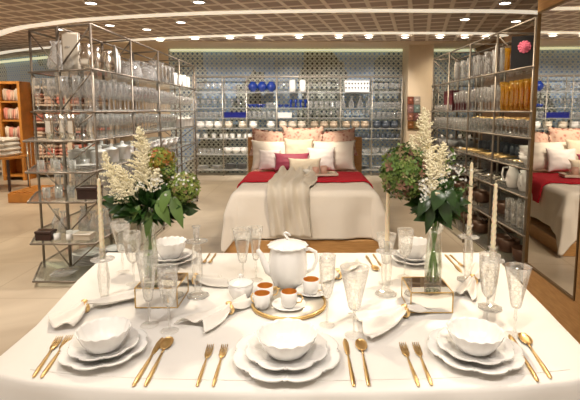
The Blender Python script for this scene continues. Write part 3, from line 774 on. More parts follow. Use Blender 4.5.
# wooden platform with slatted top, chrome display cage
pA = W(7, 203, 0); pB = W(31, 204, 0)
t = empty('display_platform', ((pA.x+pB.x)/2+.12, pA.y+.35, 0), 'low honey wooden platform with a slatted top on the stone floor', 'platform')
box('platform_body', (-.33, -.35, 0), (.33, .45, .16), orange_wood, t, .006)
for i in range(7): box('slat', (-.31+.09*i, -.33, .1605), (-.25+.09*i, .43, .18), orange_wood, t, .003)
loc = t.location
t = empty('hanging_rail', (loc.x+.0, loc.y+.1, .18), 'chrome wire rail with upright rods standing on the slatted platform', 'clothes rail')
chrome = pr('chrome', (.75, .70, .62), .2, 1)
for x in (-.22, .25): rod('upright', (x, 0, .002), (x, 0, .85), .012, chrome, t)
rod('top_bar', (-.22, 0, .85), (.25, 0, .85), .012, chrome, t)
for i in range(7): rod('hanging_rod', (-.2+.07*i, -.05, .38), (-.2+.07*i, -.05, .86), .007, chrome, t)
rod('cross_bar', (-.22, -.05, .86), (.25, -.05, .86), .008, chrome, t)
# low white table with folded bedding at the far left
p = W(4, 190, 0)
t = empty('bedding_table', (-6.12, 8.9, 0), 'small dark table carrying folded white bedding near the honey bookcase', 'table')
box('table_top', (-.45, -.35, .62), (.45, .35, .66), orange_wood, t)
for x in (-.41, .41):
    for y in (-.31, .31): box('leg', (x-.02, y-.02, 0), (x+.02, y+.02, .619), dark_wood, t)
for i in range(4):
    bm = bmesh.new(); bbox(bm, (-.36+.02*i, -.26, 0), (.36-.01*i, .26, .09)); bmesh.ops.bevel(bm, geom=bm.edges[:], offset=.03, segments=3, affect='EDGES')
    o = fin(bm, 'folded_duvet', pil_w, None, (-6.12, 8.9, .662+.092*i)); tag(o, f'folded white duvet, {["lowest", "second from bottom", "third from bottom", "topmost"][i]} of the pile on the small dark table', 'bedding')

# ------------------------------------------------------------------ mirror panel at the right
a = math.radians(2.6); dv = Vector((math.sin(a), math.cos(a), 0)); base = Vector((1.745, 3.2, 0))-dv*(3.2-1.3)/math.cos(a)
t = empty('tall_mirror', base, 'large mirror set in a tall oak panel beside the dining table', 'mirror', rz=-a)
# local +Y runs along the panel, local -X faces the room
Lf = lambda Y: (Y-1.3)/math.cos(a)
m0, m1 = Lf(2.76), Lf(3.455)
box('mirror_glass', (-.004, m0, .36), (.002, m1, 2.27), mirror_m, t, 0)
bm = bmesh.new()
bbox(bm, (.0025, 0, 0), (.05, Lf(3.48), 2.95)); 
fin(bm, 'backing_board', woodm, t, smooth=False)
box('lower_panel', (-.012, 0, 0), (.002, Lf(3.48), .35), woodm, t, .002)
box('upper_panel', (-.012, 0, 2.28), (.002, Lf(3.48), 2.95), woodm, t, .002)
box('side_panel', (-.012, 0  , .351), (.002, m0-.02, 2.279), woodm, t, .002)
bm = bmesh.new()
for lo, hi in (((-.016, m0-.012, .352), (-.0, m0, 2.278)), ((-.016, m1, .352), (0, m1+.012, 2.278))): bbox(bm, lo, hi)
for lo, hi in (((-.014, m0-.012, .345), (0, m1+.012, .36)), ((-.014, m0-.012, 2.27), (0, m1+.012, 2.285))): bbox(bm, lo, hi)
fin(bm, 'frame', pr('bronze_frame', (.20, .12, .05), .4, .6), t, smooth=False)

# ------------------------------------------------------------------ bed
t = empty('bed', (0, 5.86, 0), 'double bed with an oak headboard and platform behind the table', 'bed')
BXc = 0.0
box('bed_base', (-.88, -1.09, .0), (.88, 1.09, .15), woodm, t, .006)
box('headboard', (-.885, 1.095, 0), (.885, 1.15, 1.15), woodm, t, .008)
bm = bmesh.new(); bbox(bm, (-.71, -.92, .151), (.71, 1.07, .61)); bmesh.ops.bevel(bm, geom=bm.edges[:], offset=.05, segments=3, affect='EDGES')
fin(bm, 'mattress', pil_w, t)
HW, ZTOP, YF, YH = .735, .665, 4.92, 6.9; LB = YH-YF
def bedsurf(s, tt, off=0, fold=.012, k=9.0, ph=0):
    dx = max(0, abs(s)-HW); dy = max(0, tt-LB); d = math.hypot(dx, dy); sg = 1 if s > 0 else -1
    x = sg*min(abs(s), HW); y = YH-min(tt, LB); z = ZTOP
    r = .07
    if d > 1e-6:
        ux, uy = sg*dx/d, -dy/d
        if d < r*PI/2: out = r*math.sin(d/r); dn = r*(1-math.cos(d/r)); nz = math.cos(d/r); no = math.sin(d/r)
        else: q = d-r*PI/2; out = r+q*.16; dn = r+q; nz = 0; no = 1
        w = min(1, dn/.25)
        arc = (s if dy > dx else tt)*k+ph
        out += fold*w*(math.sin(arc)+.5*math.sin(arc*2.3+1))
        if dx > 0 and dy > 0: out += .10*w*min(dx, dy)/max(dx, dy)
        x += ux*(out+off*no); y += uy*(out+off*no); z += -dn+off*nz
    else:
        n = noise.noise(Vector((s*2.2, tt*2.2, 3)))
        z += off+.012*n+.007*noise.noise(Vector((s*7+2*math.sin(tt*3), tt*5, 1)))
    edge = min(1, max(0, (HW-abs(s))/.3))
    return Vector((x, y, max(z, .03+off)))
o = grid('duvet', lambda u, v: bedsurf(-1.20+2.40*u, .05+(LB+.49)*v, 0, .026, 7), 130, 130, duvet_m, None, .02)
tag(o, 'ivory cotton duvet draped over the double bed', 'duvet')
o = grid('bed_coverlet', lambda u, v: bedsurf(-1.10+2.20*u, .03+1.25*v, .012, .008), 80, 40, paisley, None, .008)
tag(o, 'pink paisley coverlet showing between the pillows and the crimson runner', 'coverlet')
o = grid('bed_runner', lambda u, v: bedsurf(-1.0+2.0*u, .58+.86*v+.01*math.sin(u*9), .026, .016), 80, 24, red_f, None, .016)
tag(o, 'crimson wool runner folded across the ivory duvet', 'bed runner')
def throw(u, v):
    tt = .84+(LB+.50-.84)*v
    wd = .21+.05*v+.04*math.sin(v*5)
    cx = -.12-.05*v+.03*math.sin(v*7)
    s = cx+(u-.5)*2*wd
    p = bedsurf(s, tt, .042, .016)
    f = .022*(1+math.sin(u*2*PI*3.5+2.2*math.sin(v*3.4)))+.03*noise.noise(Vector((u*6, v*5, 0)))
    if tt < LB: p.z += f + .05*math.exp(-((v-.05)/.12)**2)
    else:
        p.y -= f; p.z += f*max(0, 1-(tt-LB)/.12)
    return p
o = grid('knitted_throw', throw, 60, 70, knit, None, .012)
tag(o, 'cream knitted throw trailing over the foot of the bed', 'throw')

def pillow(name, px, py, Y, w, h, th, tilt, mat, label, rz=0, flange=0, tw=0):
    c = WY(px, py, Y); c.x -= .03
    bm = bmesh.new(); n = 20
    def f(u, v, sgn):
        au = abs(u); av = abs(v)
        if flange:
            k = 1-flange; uu = min(1, au/k); vv = min(1, av/k)
        else: uu, vv = au, av
        t_ = th/2*1.15*(max(0, 1-uu**2.2)*max(0, 1-vv**2.2))**.5
        pin = 1-.07*(1-abs(u))*av**3*0
        x = u*w/2*(1-.06*(1-av**2)*0 - .05*(1-(1-av)**2)*0); z = v*h/2
        # corner ears
        x *= (.90+.10*av**3); z *= (.86+.14*au**3)
        wr = .012*noise.noise(Vector((u*3+px, v*3, sgn)))*(1-.5*au*av)
        if flange and (au > 1-flange or av > 1-flange): wr += .008*math.sin((u+v)*22)
        return Vector((x, -sgn*t_+wr, z))
    F_ = {}
    for sgn in (1, -1):
        g = [[None]*(n+1) for _ in range(n+1)]
        for i in range(n+1):
            for j in range(n+1):
                u = -1+2*i/n; v = -1+2*j/n
                e = i in (0, n) or j in (0, n)
                if e and (i, j) in F_: g[i][j] = F_[(i, j)]
                else:
                    g[i][j] = bm.verts.new(f(u, v, sgn))
                    if e: F_[(i, j)] = g[i][j]
        for i in range(n):
            for j in range(n):
                q = (g[i][j], g[i+1][j], g[i+1][j+1], g[i][j+1])
                bm.faces.new(q if sgn > 0 else q[::-1])
    o = fin(bm, name, mat, None, c); o.rotation_euler = (-tilt, tw, rz)
    return tag(o, label, 'pillow')
pillow('patterned_pillow', 272, 143.5, 6.70, .60, .44, .18, .15, paisley, 'pink paisley sham against the headboard, at the glass rack end', 0, .1, .10)
pillow('patterned_pillow', 339, 143.5, 6.70, .60, .44, .18, .15, paisley, 'pink paisley sham against the headboard, at the mirror end', 0, .1, -.10)
pillow('patterned_pillow', 305, 143, 6.64, .64, .52, .18, .15, paisley, 'pink paisley sham in the middle of the headboard, its tip highest', 0, .1, .0)
pillow('bed_pillow', 277, 155, 6.48, .70, .46, .17, .3, pil_w, 'large white pillow on the side of the bed nearer the glass rack', .05, .08)
pillow('bed_pillow', 333, 155, 6.48, .74, .46, .17, .3, pil_w, 'large white pillow on the side of the bed nearer the mirror', -.05, .08)
pillow('square_cushion', 301, 152, 6.40, .44, .42, .15, .3, pil_b, 'pale cream square cushion standing upright in the middle of the pillows')
pillow('small_pillow', 272, 160, 6.34, .32, .32, .11, .35, pil_l, 'small white pillow behind the magenta cushion')
pillow('small_pillow', 323, 159, 6.30, .42, .36, .12, .35, pil_l, 'small lilac-white pillow behind the beige lumbar cushion')
pillow('silk_cushion', 294, 162, 6.20, .50, .28, .12, .45, pil_m, 'magenta silk cushion behind the beige lumbar cushion')
pillow('lumbar_cushion', 307, 166, 6.07, .46, .24, .12, .5, pil_b, 'beige linen lumbar cushion at the front of the pillows')
# breakfast tray on the bed
c = Vector((.18, 5.84, ZTOP+.05))
t = empty('serving_tray', c, 'cream serving tray lying on the crimson runner', 'tray', rz=.1)
box('tray_base', (-.24, -.12, 0), (.24, .12, .012), cream_p, t, .004)
bm = bmesh.new()
for lo, hi in (((-.24, -.12, .0125), (.24, -.108, .035)), ((-.24, .108, .0125), (.24, .12, .035)), ((-.24, -.107, .0125), (-.228, .107, .035)), ((.228, -.107, .0125), (.24, .107, .035))): bbox(bm, lo, hi)
fin(bm, 'tray_rim', cream_p, t, smooth=False)
kind('pink_mug', MU, pr('dusty_pink_glaze', (.62, .36, .28), .35), extra=handle(.036, .02, .07, .026))
put('pink_mug', .14, 5.83, ZTOP+.063, 'dusty pink mug on the bed tray, next to its twin further back', 'mug', None, 1.1, 1, 'mug')
put('pink_mug', .25, 5.88, ZTOP+.063, 'dusty pink mug on the bed tray, nearer the mirror', 'mug', None, 1.2, 0, 'mug')
item('bowl', .03, 5.82, ZTOP+.063, 'on the bed tray beside the pink mugs', .7, solo=True)

# ------------------------------------------------------------------ dining table with cloth
TZ = .76
front = [(-14, 369), (30, 379), (75, 384), (150, 388), (230, 389.5), (290, 390), (350, 389.5), (430, 388), (520, 384), (570, 379), (602, 370)]
right = [(580, 345.5), (545, 309), (515, 278), (489, 252.5)]
far = [(400, 252.8), (300, 253), (200, 253)]
left = [(108, 252.5), (78, 281), (38, 325)]
poly = [W(x, y, TZ) for x, y in front+right+far+left]
bm = bmesh.new()
cen = sum(poly, Vector())/len(poly)
# resample outline finely
out = []
for i in range(len(poly)):
    p, q = poly[i], poly[(i+1) % len(poly)]
    n = max(2, int((q-p).length/.03))
    for k in range(n): out.append(p.lerp(q, k/n))
rings = []
def ring(fn): r_ = [bm.verts.new(fn(i, p)) for i, p in enumerate(out)]; rings.append(r_)
ncr = 14
for s in range(1, ncr+1):
    ring(lambda i, p, s=s: cen.lerp(p, (s/ncr)) + Vector((0, 0, .0009*noise.noise(p*3*(s/ncr))*2 if s < ncr-1 else 0)))
c0 = bm.verts.new(cen)
def outn(i):
    a_ = out[i-1]; b_ = out[(i+1) % len(out)]; d = (b_-a_).normalized(); return Vector((d.y, -d.x, 0))
arc = [0]
for i in range(1, len(out)): arc.append(arc[-1]+(out[i]-out[i-1]).length)
for dn, o_ in ((.004, .008), (.014, .013), (.035, .016), (.10, .022), (.2, .03), (.32, .045), (.48, .055)):
    ring(lambda i, p, dn=dn, o_=o_: p+outn(i)*(o_+.022*min(1, dn/.3)*math.sin(arc[i]*17+1.2*math.sin(arc[i]*5)))+Vector((0, 0, -dn)))
for k in range(len(out)): bm.faces.new((c0, rings[0][k], rings[0][(k+1) % len(out)]))
for a_, b_ in zip(rings, rings[1:]):
    for k in range(len(out)): bm.faces.new((a_[k], b_[k], b_[(k+1) % len(out)], a_[(k+1) % len(out)]))
for f in bm.faces: f.smooth = True
o = fin(bm, 'tablecloth', cloth); tag(o, 'white linen tablecloth hanging over the dining table edges', 'tablecloth')
if sum(p.normal.z for p in o.data.polygons[:20]) < 0: o.data.flip_normals()
# hem stitched parallel to the front edge
bm = bmesh.new()
hem = [W(x, y-9.5, TZ+.0015) for x, y in front[1:-1]]
tube(bm, hem, .0007, 5)
fin(bm, 'hem', cloth, o)
t = empty('dining_table', (cen.x, cen.y, 0), 'dining table hidden beneath the white linen tablecloth', 'table')
ins = [(cen.lerp(p, .985)-Vector((cen.x, cen.y, 0))) for p in out[::3]]
bm = bmesh.new(); lo = [bm.verts.new((p.x, p.y, TZ-.04)) for p in ins]; hi = [bm.verts.new((p.x, p.y, TZ-.004)) for p in ins]
bm.faces.new(lo[::-1]); bm.faces.new(hi)
for k in range(len(ins)): bm.faces.new((lo[k], lo[(k+1) % len(ins)], hi[(k+1) % len(ins)], hi[k]))
fin(bm, 'tabletop', woodm, t, smooth=False)
for sx_ in (-.6, .6):
    for sy in (-.3, .3): box('leg', (sx_-.035, sy-.035, 0), (sx_+.035, sy+.035, TZ-.041), woodm, t)
T1 = TZ+.002

# scalloped plates and bowls
def baroque(t, n=8):
    ph = (t*n/(2*PI)) % 1.0; k = abs(ph-.5)*2   # 0 mid-lobe, 1 at the notch
    return .915+.085*math.sqrt(max(0, 1-(k/.86)**3))+.055*max(0, 1-abs(k-1)/.14)
def setting(px, py, wpx, name, bowlpx, rz=0, plate_w=.77, z=T1, dy=0, bowl_h=.068, elong=1.0):
    p = W(px, py, z); m = pxm(p); R = wpx*m/2
    md = lambda t, i, r, z_: (1+(baroque(t)-1)*min(1, r/.8)**2, .0035*math.cos(8*t)*min(1, r/.9)**4)
    def plate_me(R_, nm, label, cat, loc):
        pf = [(0, 0), (.58, 0), (.62, .008/R_), (.8, .012/R_), (1, .024/R_), (1.005, .028/R_), (.985, .029/R_), (.8, .018/R_), (.62, .013/R_), (.57, .005/R_), (0, .005/R_)]
        bm = lathe_bm(pf, 144, md)
        for v in bm.verts: v.co *= R_; v.co.y *= elong
        o = fin(bm, nm, white, None, loc); o.rotation_euler = (0, 0, rz+PI/8*0)
        return tag(o, label, cat)
    plate_me(R, 'charger_plate', f'large scalloped white charger plate {name}', 'plate', p)
    p2 = p+Vector((0, 0, .0135)); R2 = R*plate_w
    plate_me(R2, 'dinner_plate', f'scalloped white dinner plate stacked on the charger {name}', 'plate', p2)
    p3 = p2+Vector((0, 0, .006)); Rb = bowlpx*m/2*.96; H = bowl_h
    pf = [(0, 0), (.42, 0), (.46, .01), (.62, .12), (.86, .55), (.97, .92), (1.0, 1.0), (.985, 1.01), (.94, .92), (.82, .56), (.58, .16), (.40, .08), (0, .07)]
    def mdb(t, i, r, z_):
        w = min(1, max(0, (z_-.2)/.8)); c_ = abs(math.cos(4*t))**.6
        return (1+w*(.035*c_-.02), w*.03*math.cos(16*t))
    bm = lathe_bm(pf, 96, mdb)
    for v in bm.verts: v.co.x *= Rb; v.co.y *= Rb; v.co.z *= H
    o = fin(bm, 'soup_bowl', white, None, p3); o.rotation_euler = (0, 0, rz)
    tag(o, f'deep scalloped white bowl on the plates {name}', 'bowl')
setting(287, 358.5, 107, 'at the middle near place', 63, 0)
setting(105, 353.5, 83, 'at the near corner, bookcase side', 53, .35, .8)
setting(474, 355, 92, 'at the near corner, mirror side', 57, -.35, .8)
setting(171, 261, 52, 'at the far place, bookcase side', 33, .2, .8, bowl_h=.09)
setting(414, 261, 48, 'at the far place, mirror side', 31, .1, .8, bowl_h=.09)

# cutlery
def strip_prof(bm, pts):   # pts: (y, halfwidth, z, thickness)
    rows = []
    for y, hw, z, th in pts:
        rows.append([bm.verts.new((-hw, y, z)), bm.verts.new((hw, y, z)), bm.verts.new((hw*.8, y, z+th)), bm.verts.new((-hw*.8, y, z+th))])
    for a_, b_ in zip(rows, rows[1:]):
        for k in range(4): bm.faces.new((a_[k], a_[(k+1) % 4], b_[(k+1) % 4], b_[k]))
    bm.faces.new(rows[0][::-1]); bm.faces.new(rows[-1])
def cut_part(name, fn, parent):
    bm = bmesh.new(); fn(bm); return fin(bm, name, gold, parent)
def handle_bm(bm): strip_prof(bm, [(0, .002, .001, .003), (.004, .0045, .0, .005), (.03, .0058, 0, .006), (.08, .0048, 0, .005), (.115, .0032, .001, .004), (.13, .003, .003, .003)])
def fork_head(bm):
    strip_prof(bm, [(.13, .003, .003, .003), (.142, .009, .003, .002), (.152, .012, .002, .002), (.165, .012, .002, .002)])
    for i in range(4):
        x = -.0098+.0065*i
        rows = []
        for y, z in ((.165, .002), (.185, .003), (.203, .007)):
            hw = .0022 if y < .2 else .001
            rows.append([bm.verts.new((x-hw, y, z)), bm.verts.new((x+hw, y, z)), bm.verts.new((x+hw, y, z+.0018)), bm.verts.new((x-hw, y, z+.0018))])
        for a_, b_ in zip(rows, rows[1:]):
            for k in range(4): bm.faces.new((a_[k], a_[(k+1) % 4], b_[(k+1) % 4], b_[k]))
        bm.faces.new(rows[-1])
def spoon_head(bm):
    n, mN = 12, 16
    strip_prof(bm, [(.13, .003, .003, .003), (.150, .004, .004, .0025)])
    rows = []
    for i in range(n+1):
        a_ = PI*i/n; y = .172-.028*math.cos(a_); hw = .0175*math.sin(a_)**.75+.0006
        rows.append([bm.verts.new((hw*math.cos(PI*k/8), y, .008-.0065*math.sin(PI*k/8)*math.sin(a_)**.6)) for k in range(9)]
                    + [bm.verts.new((hw*.9*math.cos(PI*k/8), y, .0092-.0065*math.sin(PI*k/8)*math.sin(a_)**.6)) for k in range(8, -1, -1)])
    for a_, b_ in zip(rows, rows[1:]):
        for k in range(18): bm.faces.new((a_[k], a_[(k+1) % 18], b_[(k+1) % 18], b_[k]))
def knife_blade(bm):
    strip_prof(bm, [(.128, .003, .002, .003), (.135, .006, .001, .003), (.16, .0085, .001, .002), (.19, .0085, .001, .002), (.205, .005, .001, .002), (.212, .001, .001, .001)])
def cutlery(kd, a_, b_, label):
    p = W(a_[0], a_[1], T1); q = W(b_[0], b_[1], T1); d = q-p
    t = empty(kd, p, label, kd, rz=math.atan2(d.y, d.x)-PI/2); s = d.length/.205; t.scale = (s*.88, s, 1)
    cut_part('handle', handle_bm, t)
    cut_part({'fork': 'tines', 'spoon': 'spoon_bowl', 'knife': 'blade'}[kd], {'fork': fork_head, 'spoon': spoon_head, 'knife': knife_blade}[kd], t)
cutlery('fork', (33, 378), (60, 338), 'gold fork at the bookcase-side corner place, outer one')
cutlery('fork', (41, 378.5), (70, 337), 'gold fork at the bookcase-side corner place, next to the charger')
cutlery('knife', (133, 387), (162, 339), 'gold knife right beside the bookcase-side corner charger')
cutlery('spoon', (145, 387), (170, 338), 'gold spoon between the bookcase-side knife and the middle forks')
cutlery('fork', (197, 387), (211, 346), 'gold fork at the middle place, farther from the charger')
cutlery('fork', (213, 387), (225, 346), 'gold fork at the middle place, closer to the charger')
cutlery('knife', (354, 387), (345, 340), 'gold knife beside the middle charger')
cutlery('spoon', (369, 386.5), (360, 340), 'gold spoon beside the knife of the middle place')
cutlery('fork', (419, 387), (402, 344), 'gold fork at the mirror-side corner place, outer one')
cutlery('fork', (432, 386), (415, 344), 'gold fork at the mirror-side corner place, next to the charger')
cutlery('knife', (538, 382), (510, 336), 'gold knife right beside the mirror-side corner charger')
cutlery('spoon', (551, 379), (521, 334), 'gold spoon nearest the mirror-side cloth edge')
cutlery('fork', (216, 253.5), (209, 264), 'gold fork by the far cloth edge beside the empty glass candlestick')
cutlery('fork', (210, 253.5), (203, 264), 'gold fork by the far cloth edge, closer to the far white bowl')
cutlery('spoon', (366, 256), (377, 272), 'gold spoon lying near the far edge beside the white candle')
cutlery('knife', (373, 254.5), (381, 266), 'gold knife at the far edge beyond the gold spoon')
cutlery('knife', (445, 255), (461, 272), 'gold knife beyond the mirror-side vase')
cutlery('fork', (450, 255), (464, 268), 'gold fork beyond the mirror-side vase')

# napkins in gold rings
def napkin(pa, pr_, pb, label, wa=.06, wb=.09, thick=.0):
    A = W(pa[0], pa[1], T1); R = W(pr_[0], pr_[1], T1); B = W(pb[0], pb[1], T1)
    t = empty('napkin', R, label, 'napkin')
    seed = pa[0]
    def fn(u, v):
        v2 = v*2-1
        if u < .5: c = A.lerp(R, u*2); w = wa*(1-(u*2)**1.6)+.014; dirv = (R-A)
        else: c = R.lerp(B, (u-.5)*2); w = wb*((u-.5)*2)**.7+.014; dirv = (B-R)
        d0 = (R-A).normalized(); d1 = (B-R).normalized(); k = min(1, max(0, (u-.35)/.3)); dd = (d0.lerp(d1, k)).normalized()
        n = Vector((-dd.y, dd.x, 0))
        pinch = math.exp(-((u-.5)/.13)**2)
        z = .006+.020*pinch+.010*(1+math.sin(v2*7+seed+u*2.5))*(1-.4*pinch)+.010*(1-v2*v2)
        endr = .03*math.cos(v2*2.2+seed)*(abs(u-.5)*2)**4
        return c+n*w*v2+dd*endr*(1 if u > .5 else -1)+Vector((0, 0, z)) - R
    o = grid('cloth', fn, 48, 26, linen, t, .003)
    bm = bmesh.new(); bmesh.ops.create_uvsphere(bm, u_segments=12, v_segments=6, radius=.001)
    bm.clear()
    d0 = (B-A).normalized(); n = Vector((-d0.y, d0.x, 0)); seg = 24
    rows = []
    for k in range(seg):
        th = 2*PI*k/seg
        rad = Vector((0, 0, math.sin(th)))*.019+n*math.cos(th)*.022
        cc = Vector((0, 0, .021))+rad
        rn = rad.normalized()
        rows.append([bm.verts.new(cc+d0*(.009*math.cos(f_))+rn*(.004*math.sin(f_))) for f_ in [2*PI*q/8 for q in range(8)]])
    for i in range(seg):
        for q in range(8): bm.faces.new((rows[i][q], rows[i][(q+1) % 8], rows[(i+1) % seg][(q+1) % 8], rows[(i+1) % seg][q]))
    bmesh.ops.create_uvsphere(bm, u_segments=12, v_segments=8, radius=.010, matrix=Matrix.Translation((0, 0, .045)) @ Matrix.Diagonal((1.3, 1.1, .7, 1)))
    fin(bm, 'napkin_ring', gold, t)
napkin((57, 327), (85, 312), (130, 298), 'ivory napkin in a gold ring at the bookcase-side corner place', .06, .05)
napkin((192, 330), (229, 314), (251, 301), 'ivory napkin in a gold ring beside the cup tray', .065, .035)
napkin((360, 331), (404, 317), (428, 306), 'ivory napkin in a gold ring beside the mirror-side block', .085, .05)
napkin((224, 283), (196, 284), (170, 276), 'ivory napkin in a gold ring beyond the bookcase-side glasses', .05, .05)
napkin((462, 300), (472, 285), (480, 268), 'ivory napkin in a gold ring by the mirror-side candlesticks', .04, .035)
napkin((322, 283), (337, 279), (352, 266), 'ivory napkin in a gold ring behind the tall flute', .03, .03)

# coffee tray
p = W(289, 304, T1); m = pxm(p)
t = empty('round_tray', p, 'round pale metal tray with a gold rim in the middle of the table', 'tray')
TR = 37.5*m
lathe('tray_plate', [(0, .004), (TR*.928, .004), (TR*.928, .008), (0, .008)], pr('champagne_metal', (.80, .76, .68), .38, .55), t, 48)
lathe('rim', [(TR*.93, .0), (TR, 0), (TR*1.02, .007), (TR, .015), (TR*.94, .013), (TR*.93, .009), (TR*.93, 0)], gilt, t, 64, lambda th, i, r, z: (1+.006*math.cos(36*th), 0))
ZT1 = T1+.009
def saucer(px, py, label):
    p = W(px, py, ZT1); r = 17*pxm(p)
    o = lathe('saucer', [(0, .001), (.5*r, .001), (.55*r, .004), (r, .010), (r*1.01, .012), (.95*r, .012), (.55*r, .006), (0, .004)], white, None, 40, lambda th, i, r_, z: (1+.015*abs(math.cos(8*th)), 0), loc=p)
    o.data.materials.append(gilt)
    tag(o, label, 'saucer'); return p
def cup(px, pyr, label, onsaucer, z=None, rz=0):
    # pyr: pixel y of the rim centre
    z0 = ZT1+(.0075 if onsaucer else 0); H = .062
    p = W(px, pyr, z0+H); p.z = z0; r = 8.3*pxm(p)
    t = empty('espresso_cup', p, label, 'cup', rz=rz)
    lathe('cup_body', [(0, .001), (.62*r, .001), (.66*r, .004), (.9*r, .012), (r*.97, .03), (r, H), (r*.93, H+.001)], white, t, 36, lambda th, i, r_, z_: (1+.012*math.cos(12*th), 0))
    lathe('gilt_lining', [(r*.935, H+.0012), (r*.9, .03), (r*.7, .012), (0, .008)], gold_in, t, 36)
    bm = bmesh.new(); tube(bm, [(r*.9, 0, .048), (r+.014, 0, .052), (r+.022, 0, .036), (r+.014, 0, .018), (r*.85, 0, .016)], .0028, 8); fin(bm, 'handle', gold, t)
saucer(289, 306, 'white saucer at the front of the pale metal tray')
saucer(313, 292, 'white saucer at the teapot side of the pale metal tray')
cup(265, 285.5, 'white espresso cup behind the saucerless cup at the tray edge', False, rz=.3)
cup(262, 293.2, 'white espresso cup without saucer at the tray edge', False, rz=2.6)
cup(289, 291.5, 'white espresso cup on the front saucer of the tray', True, rz=0)
cup(311, 279.2, 'white espresso cup on the saucer beside the teapot', True, rz=-.2)
for k, (a_, b_) in enumerate((((296, 311), (309, 302)), ((322, 298), (334, 291)))):
    pass

# teapot
p = W(288, 284, ZT1); m = pxm(p)
t = empty('teapot', p, 'large white porcelain teapot with a scalloped lid behind the cups', 'teapot')
R = .087; H = .178
pf = [(0, 0), (.7, 0), (.74, .03), (.93, .25), (1.0, .5), (.94, .8), (.86, .93), (.88, 1.0), (.82, 1.0), (.8, .93)]
lathe('pot_body', [(r*R, z*H) for r, z in pf], white, t, 48, lambda th, i, r, z: (1+.018*abs(math.cos(6*th)), 0))
lid = lathe('lid', [(0, H+.03), (.2*R, H+.028), (.6*R, H+.02), (.98*R, H+.008), (1.05*R, H+.003), (1.0*R, H), (0, H+.001)], white, t, 64, lambda th, i, r, z: (1+(.04*math.cos(14*th) if r > .9*R else 0), 0))
bm = bmesh.new(); tube(bm, [(0, 0, H+.028), (0, 0, H+.036), (-.012, 0, H+.048), (-.018, 0, H+.056), (-.008, 0, H+.062), (.006, 0, H+.056), (.012, 0, H+.046)], [.007, .006, .0055, .005, .005, .0045, .003], 8)
fin(bm, 'finial', white, lid)
bm = bmesh.new(); tube(bm, [(-.05, -.01, .05), (-.085, -.012, .07), (-.105, -.014, .105), (-.12, -.015, .145), (-.135, -.016, .165)], [.026, .022, .015, .011, .010], 12); fin(bm, 'spout', white, t)
bm = bmesh.new(); tube(bm, [(.065, 0, .155), (.095, 0, .165), (.125, 0, .15), (.130, 0, .11), (.112, 0, .07), (.075, 0, .05)], [.008, .008, .0085, .008, .0075, .008], 10); fin(bm, 'handle', white, t)

# lidded sugar bowl
p = W(241, 298, T1); m = pxm(p); R = 12.5*m
t = empty('sugar_bowl', p, 'lidded white porcelain sugar bowl beside the pale metal tray', 'sugar bowl')
lathe('pot_body', [(0, 0), (.6*R, 0), (.65*R, .004), (.92*R, .028), (R, .05), (.97*R, .066), (.9*R, .066)], white, t, 40, lambda th, i, r, z: (1+.02*math.cos(10*th), 0))
lid = lathe('lid', [(0, .088), (.15*R, .087), (.55*R, .082), (.9*R, .072), (1.04*R, .068), (1.0*R, .066), (0, .067)], white, t, 40, lambda th, i, r, z: (1+(.03*math.cos(12*th) if r > .8*R else 0), 0))
lathe('knob', [(0, .108), (.008, .106), (.011, .099), (.006, .092), (.005, .086)], white, lid, 16)

# stemware on the table
def glass(kindname, px, rim_y, rim_w, foot_y, label, bowl_frac=.62, foot_px=None, flare=1.0, mat=None):
    """rim_y and foot_y are where rim centre and foot centre stand above the cloth"""
    p = W(px, foot_y, T1); m = pxm(p)
    # height: intersect the ray through the rim with the vertical line over the foot
    r_ = ray(px, rim_y); tt = p.y/r_.y; H = CH+r_.z*tt-T1
    R = rim_w*((p.y*math.cos(PIT)-(T1+H-CH)*math.sin(PIT))/F)/2
    t = empty(kindname, p, label, 'glass')
    mt = mat or etched
    fr = min(.034, R*.95)
    hs = H*(1-bowl_frac)
    lathe('foot', [(0, .0), (fr*.9, 0), (fr, .0012), (fr*.9, .0026), (.3*fr, .006), (.005, .010)], clear, t, 32)
    lathe('stem', [(.005, .0095), (.0042, .02), (.0038, hs*.5), (.0065, hs*.62), (.0045, hs*.72), (.005, hs)], stem_glass, t, 12)
    z0 = hs-.004
    if flare == 1: pf = [(0, z0), (.3, z0+.004), (.48, z0+.12*(H-z0)), (.72, z0+.42*(H-z0)), (.9, z0+.75*(H-z0)), (1, H)]
    elif flare == 0: pf = [(0, z0), (.35, z0+.01), (.62, z0+.16*(H-z0)), (.85, z0+.4*(H-z0)), (.95, z0+.7*(H-z0)), (1, H)]
    else: pf = [(0, z0), (.32, z0+.006), (.42, z0+.1*(H-z0)), (.60, z0+.4*(H-z0)), (.80, z0+.7*(H-z0)), (1, H)]
    pf = [(r*R, z) for r, z in pf]
    pf += [(R*.97, H+.0005)]+[(max(0, r-.0018), z+(.002 if i == 0 else 0)) for i, (r, z) in list(enumerate(pf[:-1]))[::-1]]
    lathe('bowl', pf, mt, t, 40)
    return t
BS = 'on the bookcase side'
glass('champagne_flute', 149.5, 253, 22, 325, 'tall etched glass in front of the bookcase-side vase block', .66, flare=2)
glass('wine_goblet', 169.5, 266, 20, 331, 'etched wine goblet beside the bookcase-side vase block, nearer the forks', .62, flare=0)
glass('water_goblet', 354, 267, 30, 335, 'wide etched goblet with the broadest rim right of the cup tray', .62, flare=2)
glass('champagne_flute', 327, 255, 17, 325, 'slender etched flute right beside the pale metal tray', .62, flare=0)
glass('water_goblet', 243, 229, 20, 283, 'etched goblet behind the sugar bowl', .62, flare=2)
glass('champagne_flute', 256, 227, 15, 280, 'slender flute between the sugar bowl goblet and the teapot', .62, flare=2)
glass('wine_goblet', 486.5, 254, 20, 329, 'etched goblet in front of the mirror-side bare candle', .58, flare=0)
glass('water_goblet', 514.5, 266, 25, 335, 'etched goblet closest to the mirror-side cloth edge', .6, flare=2)
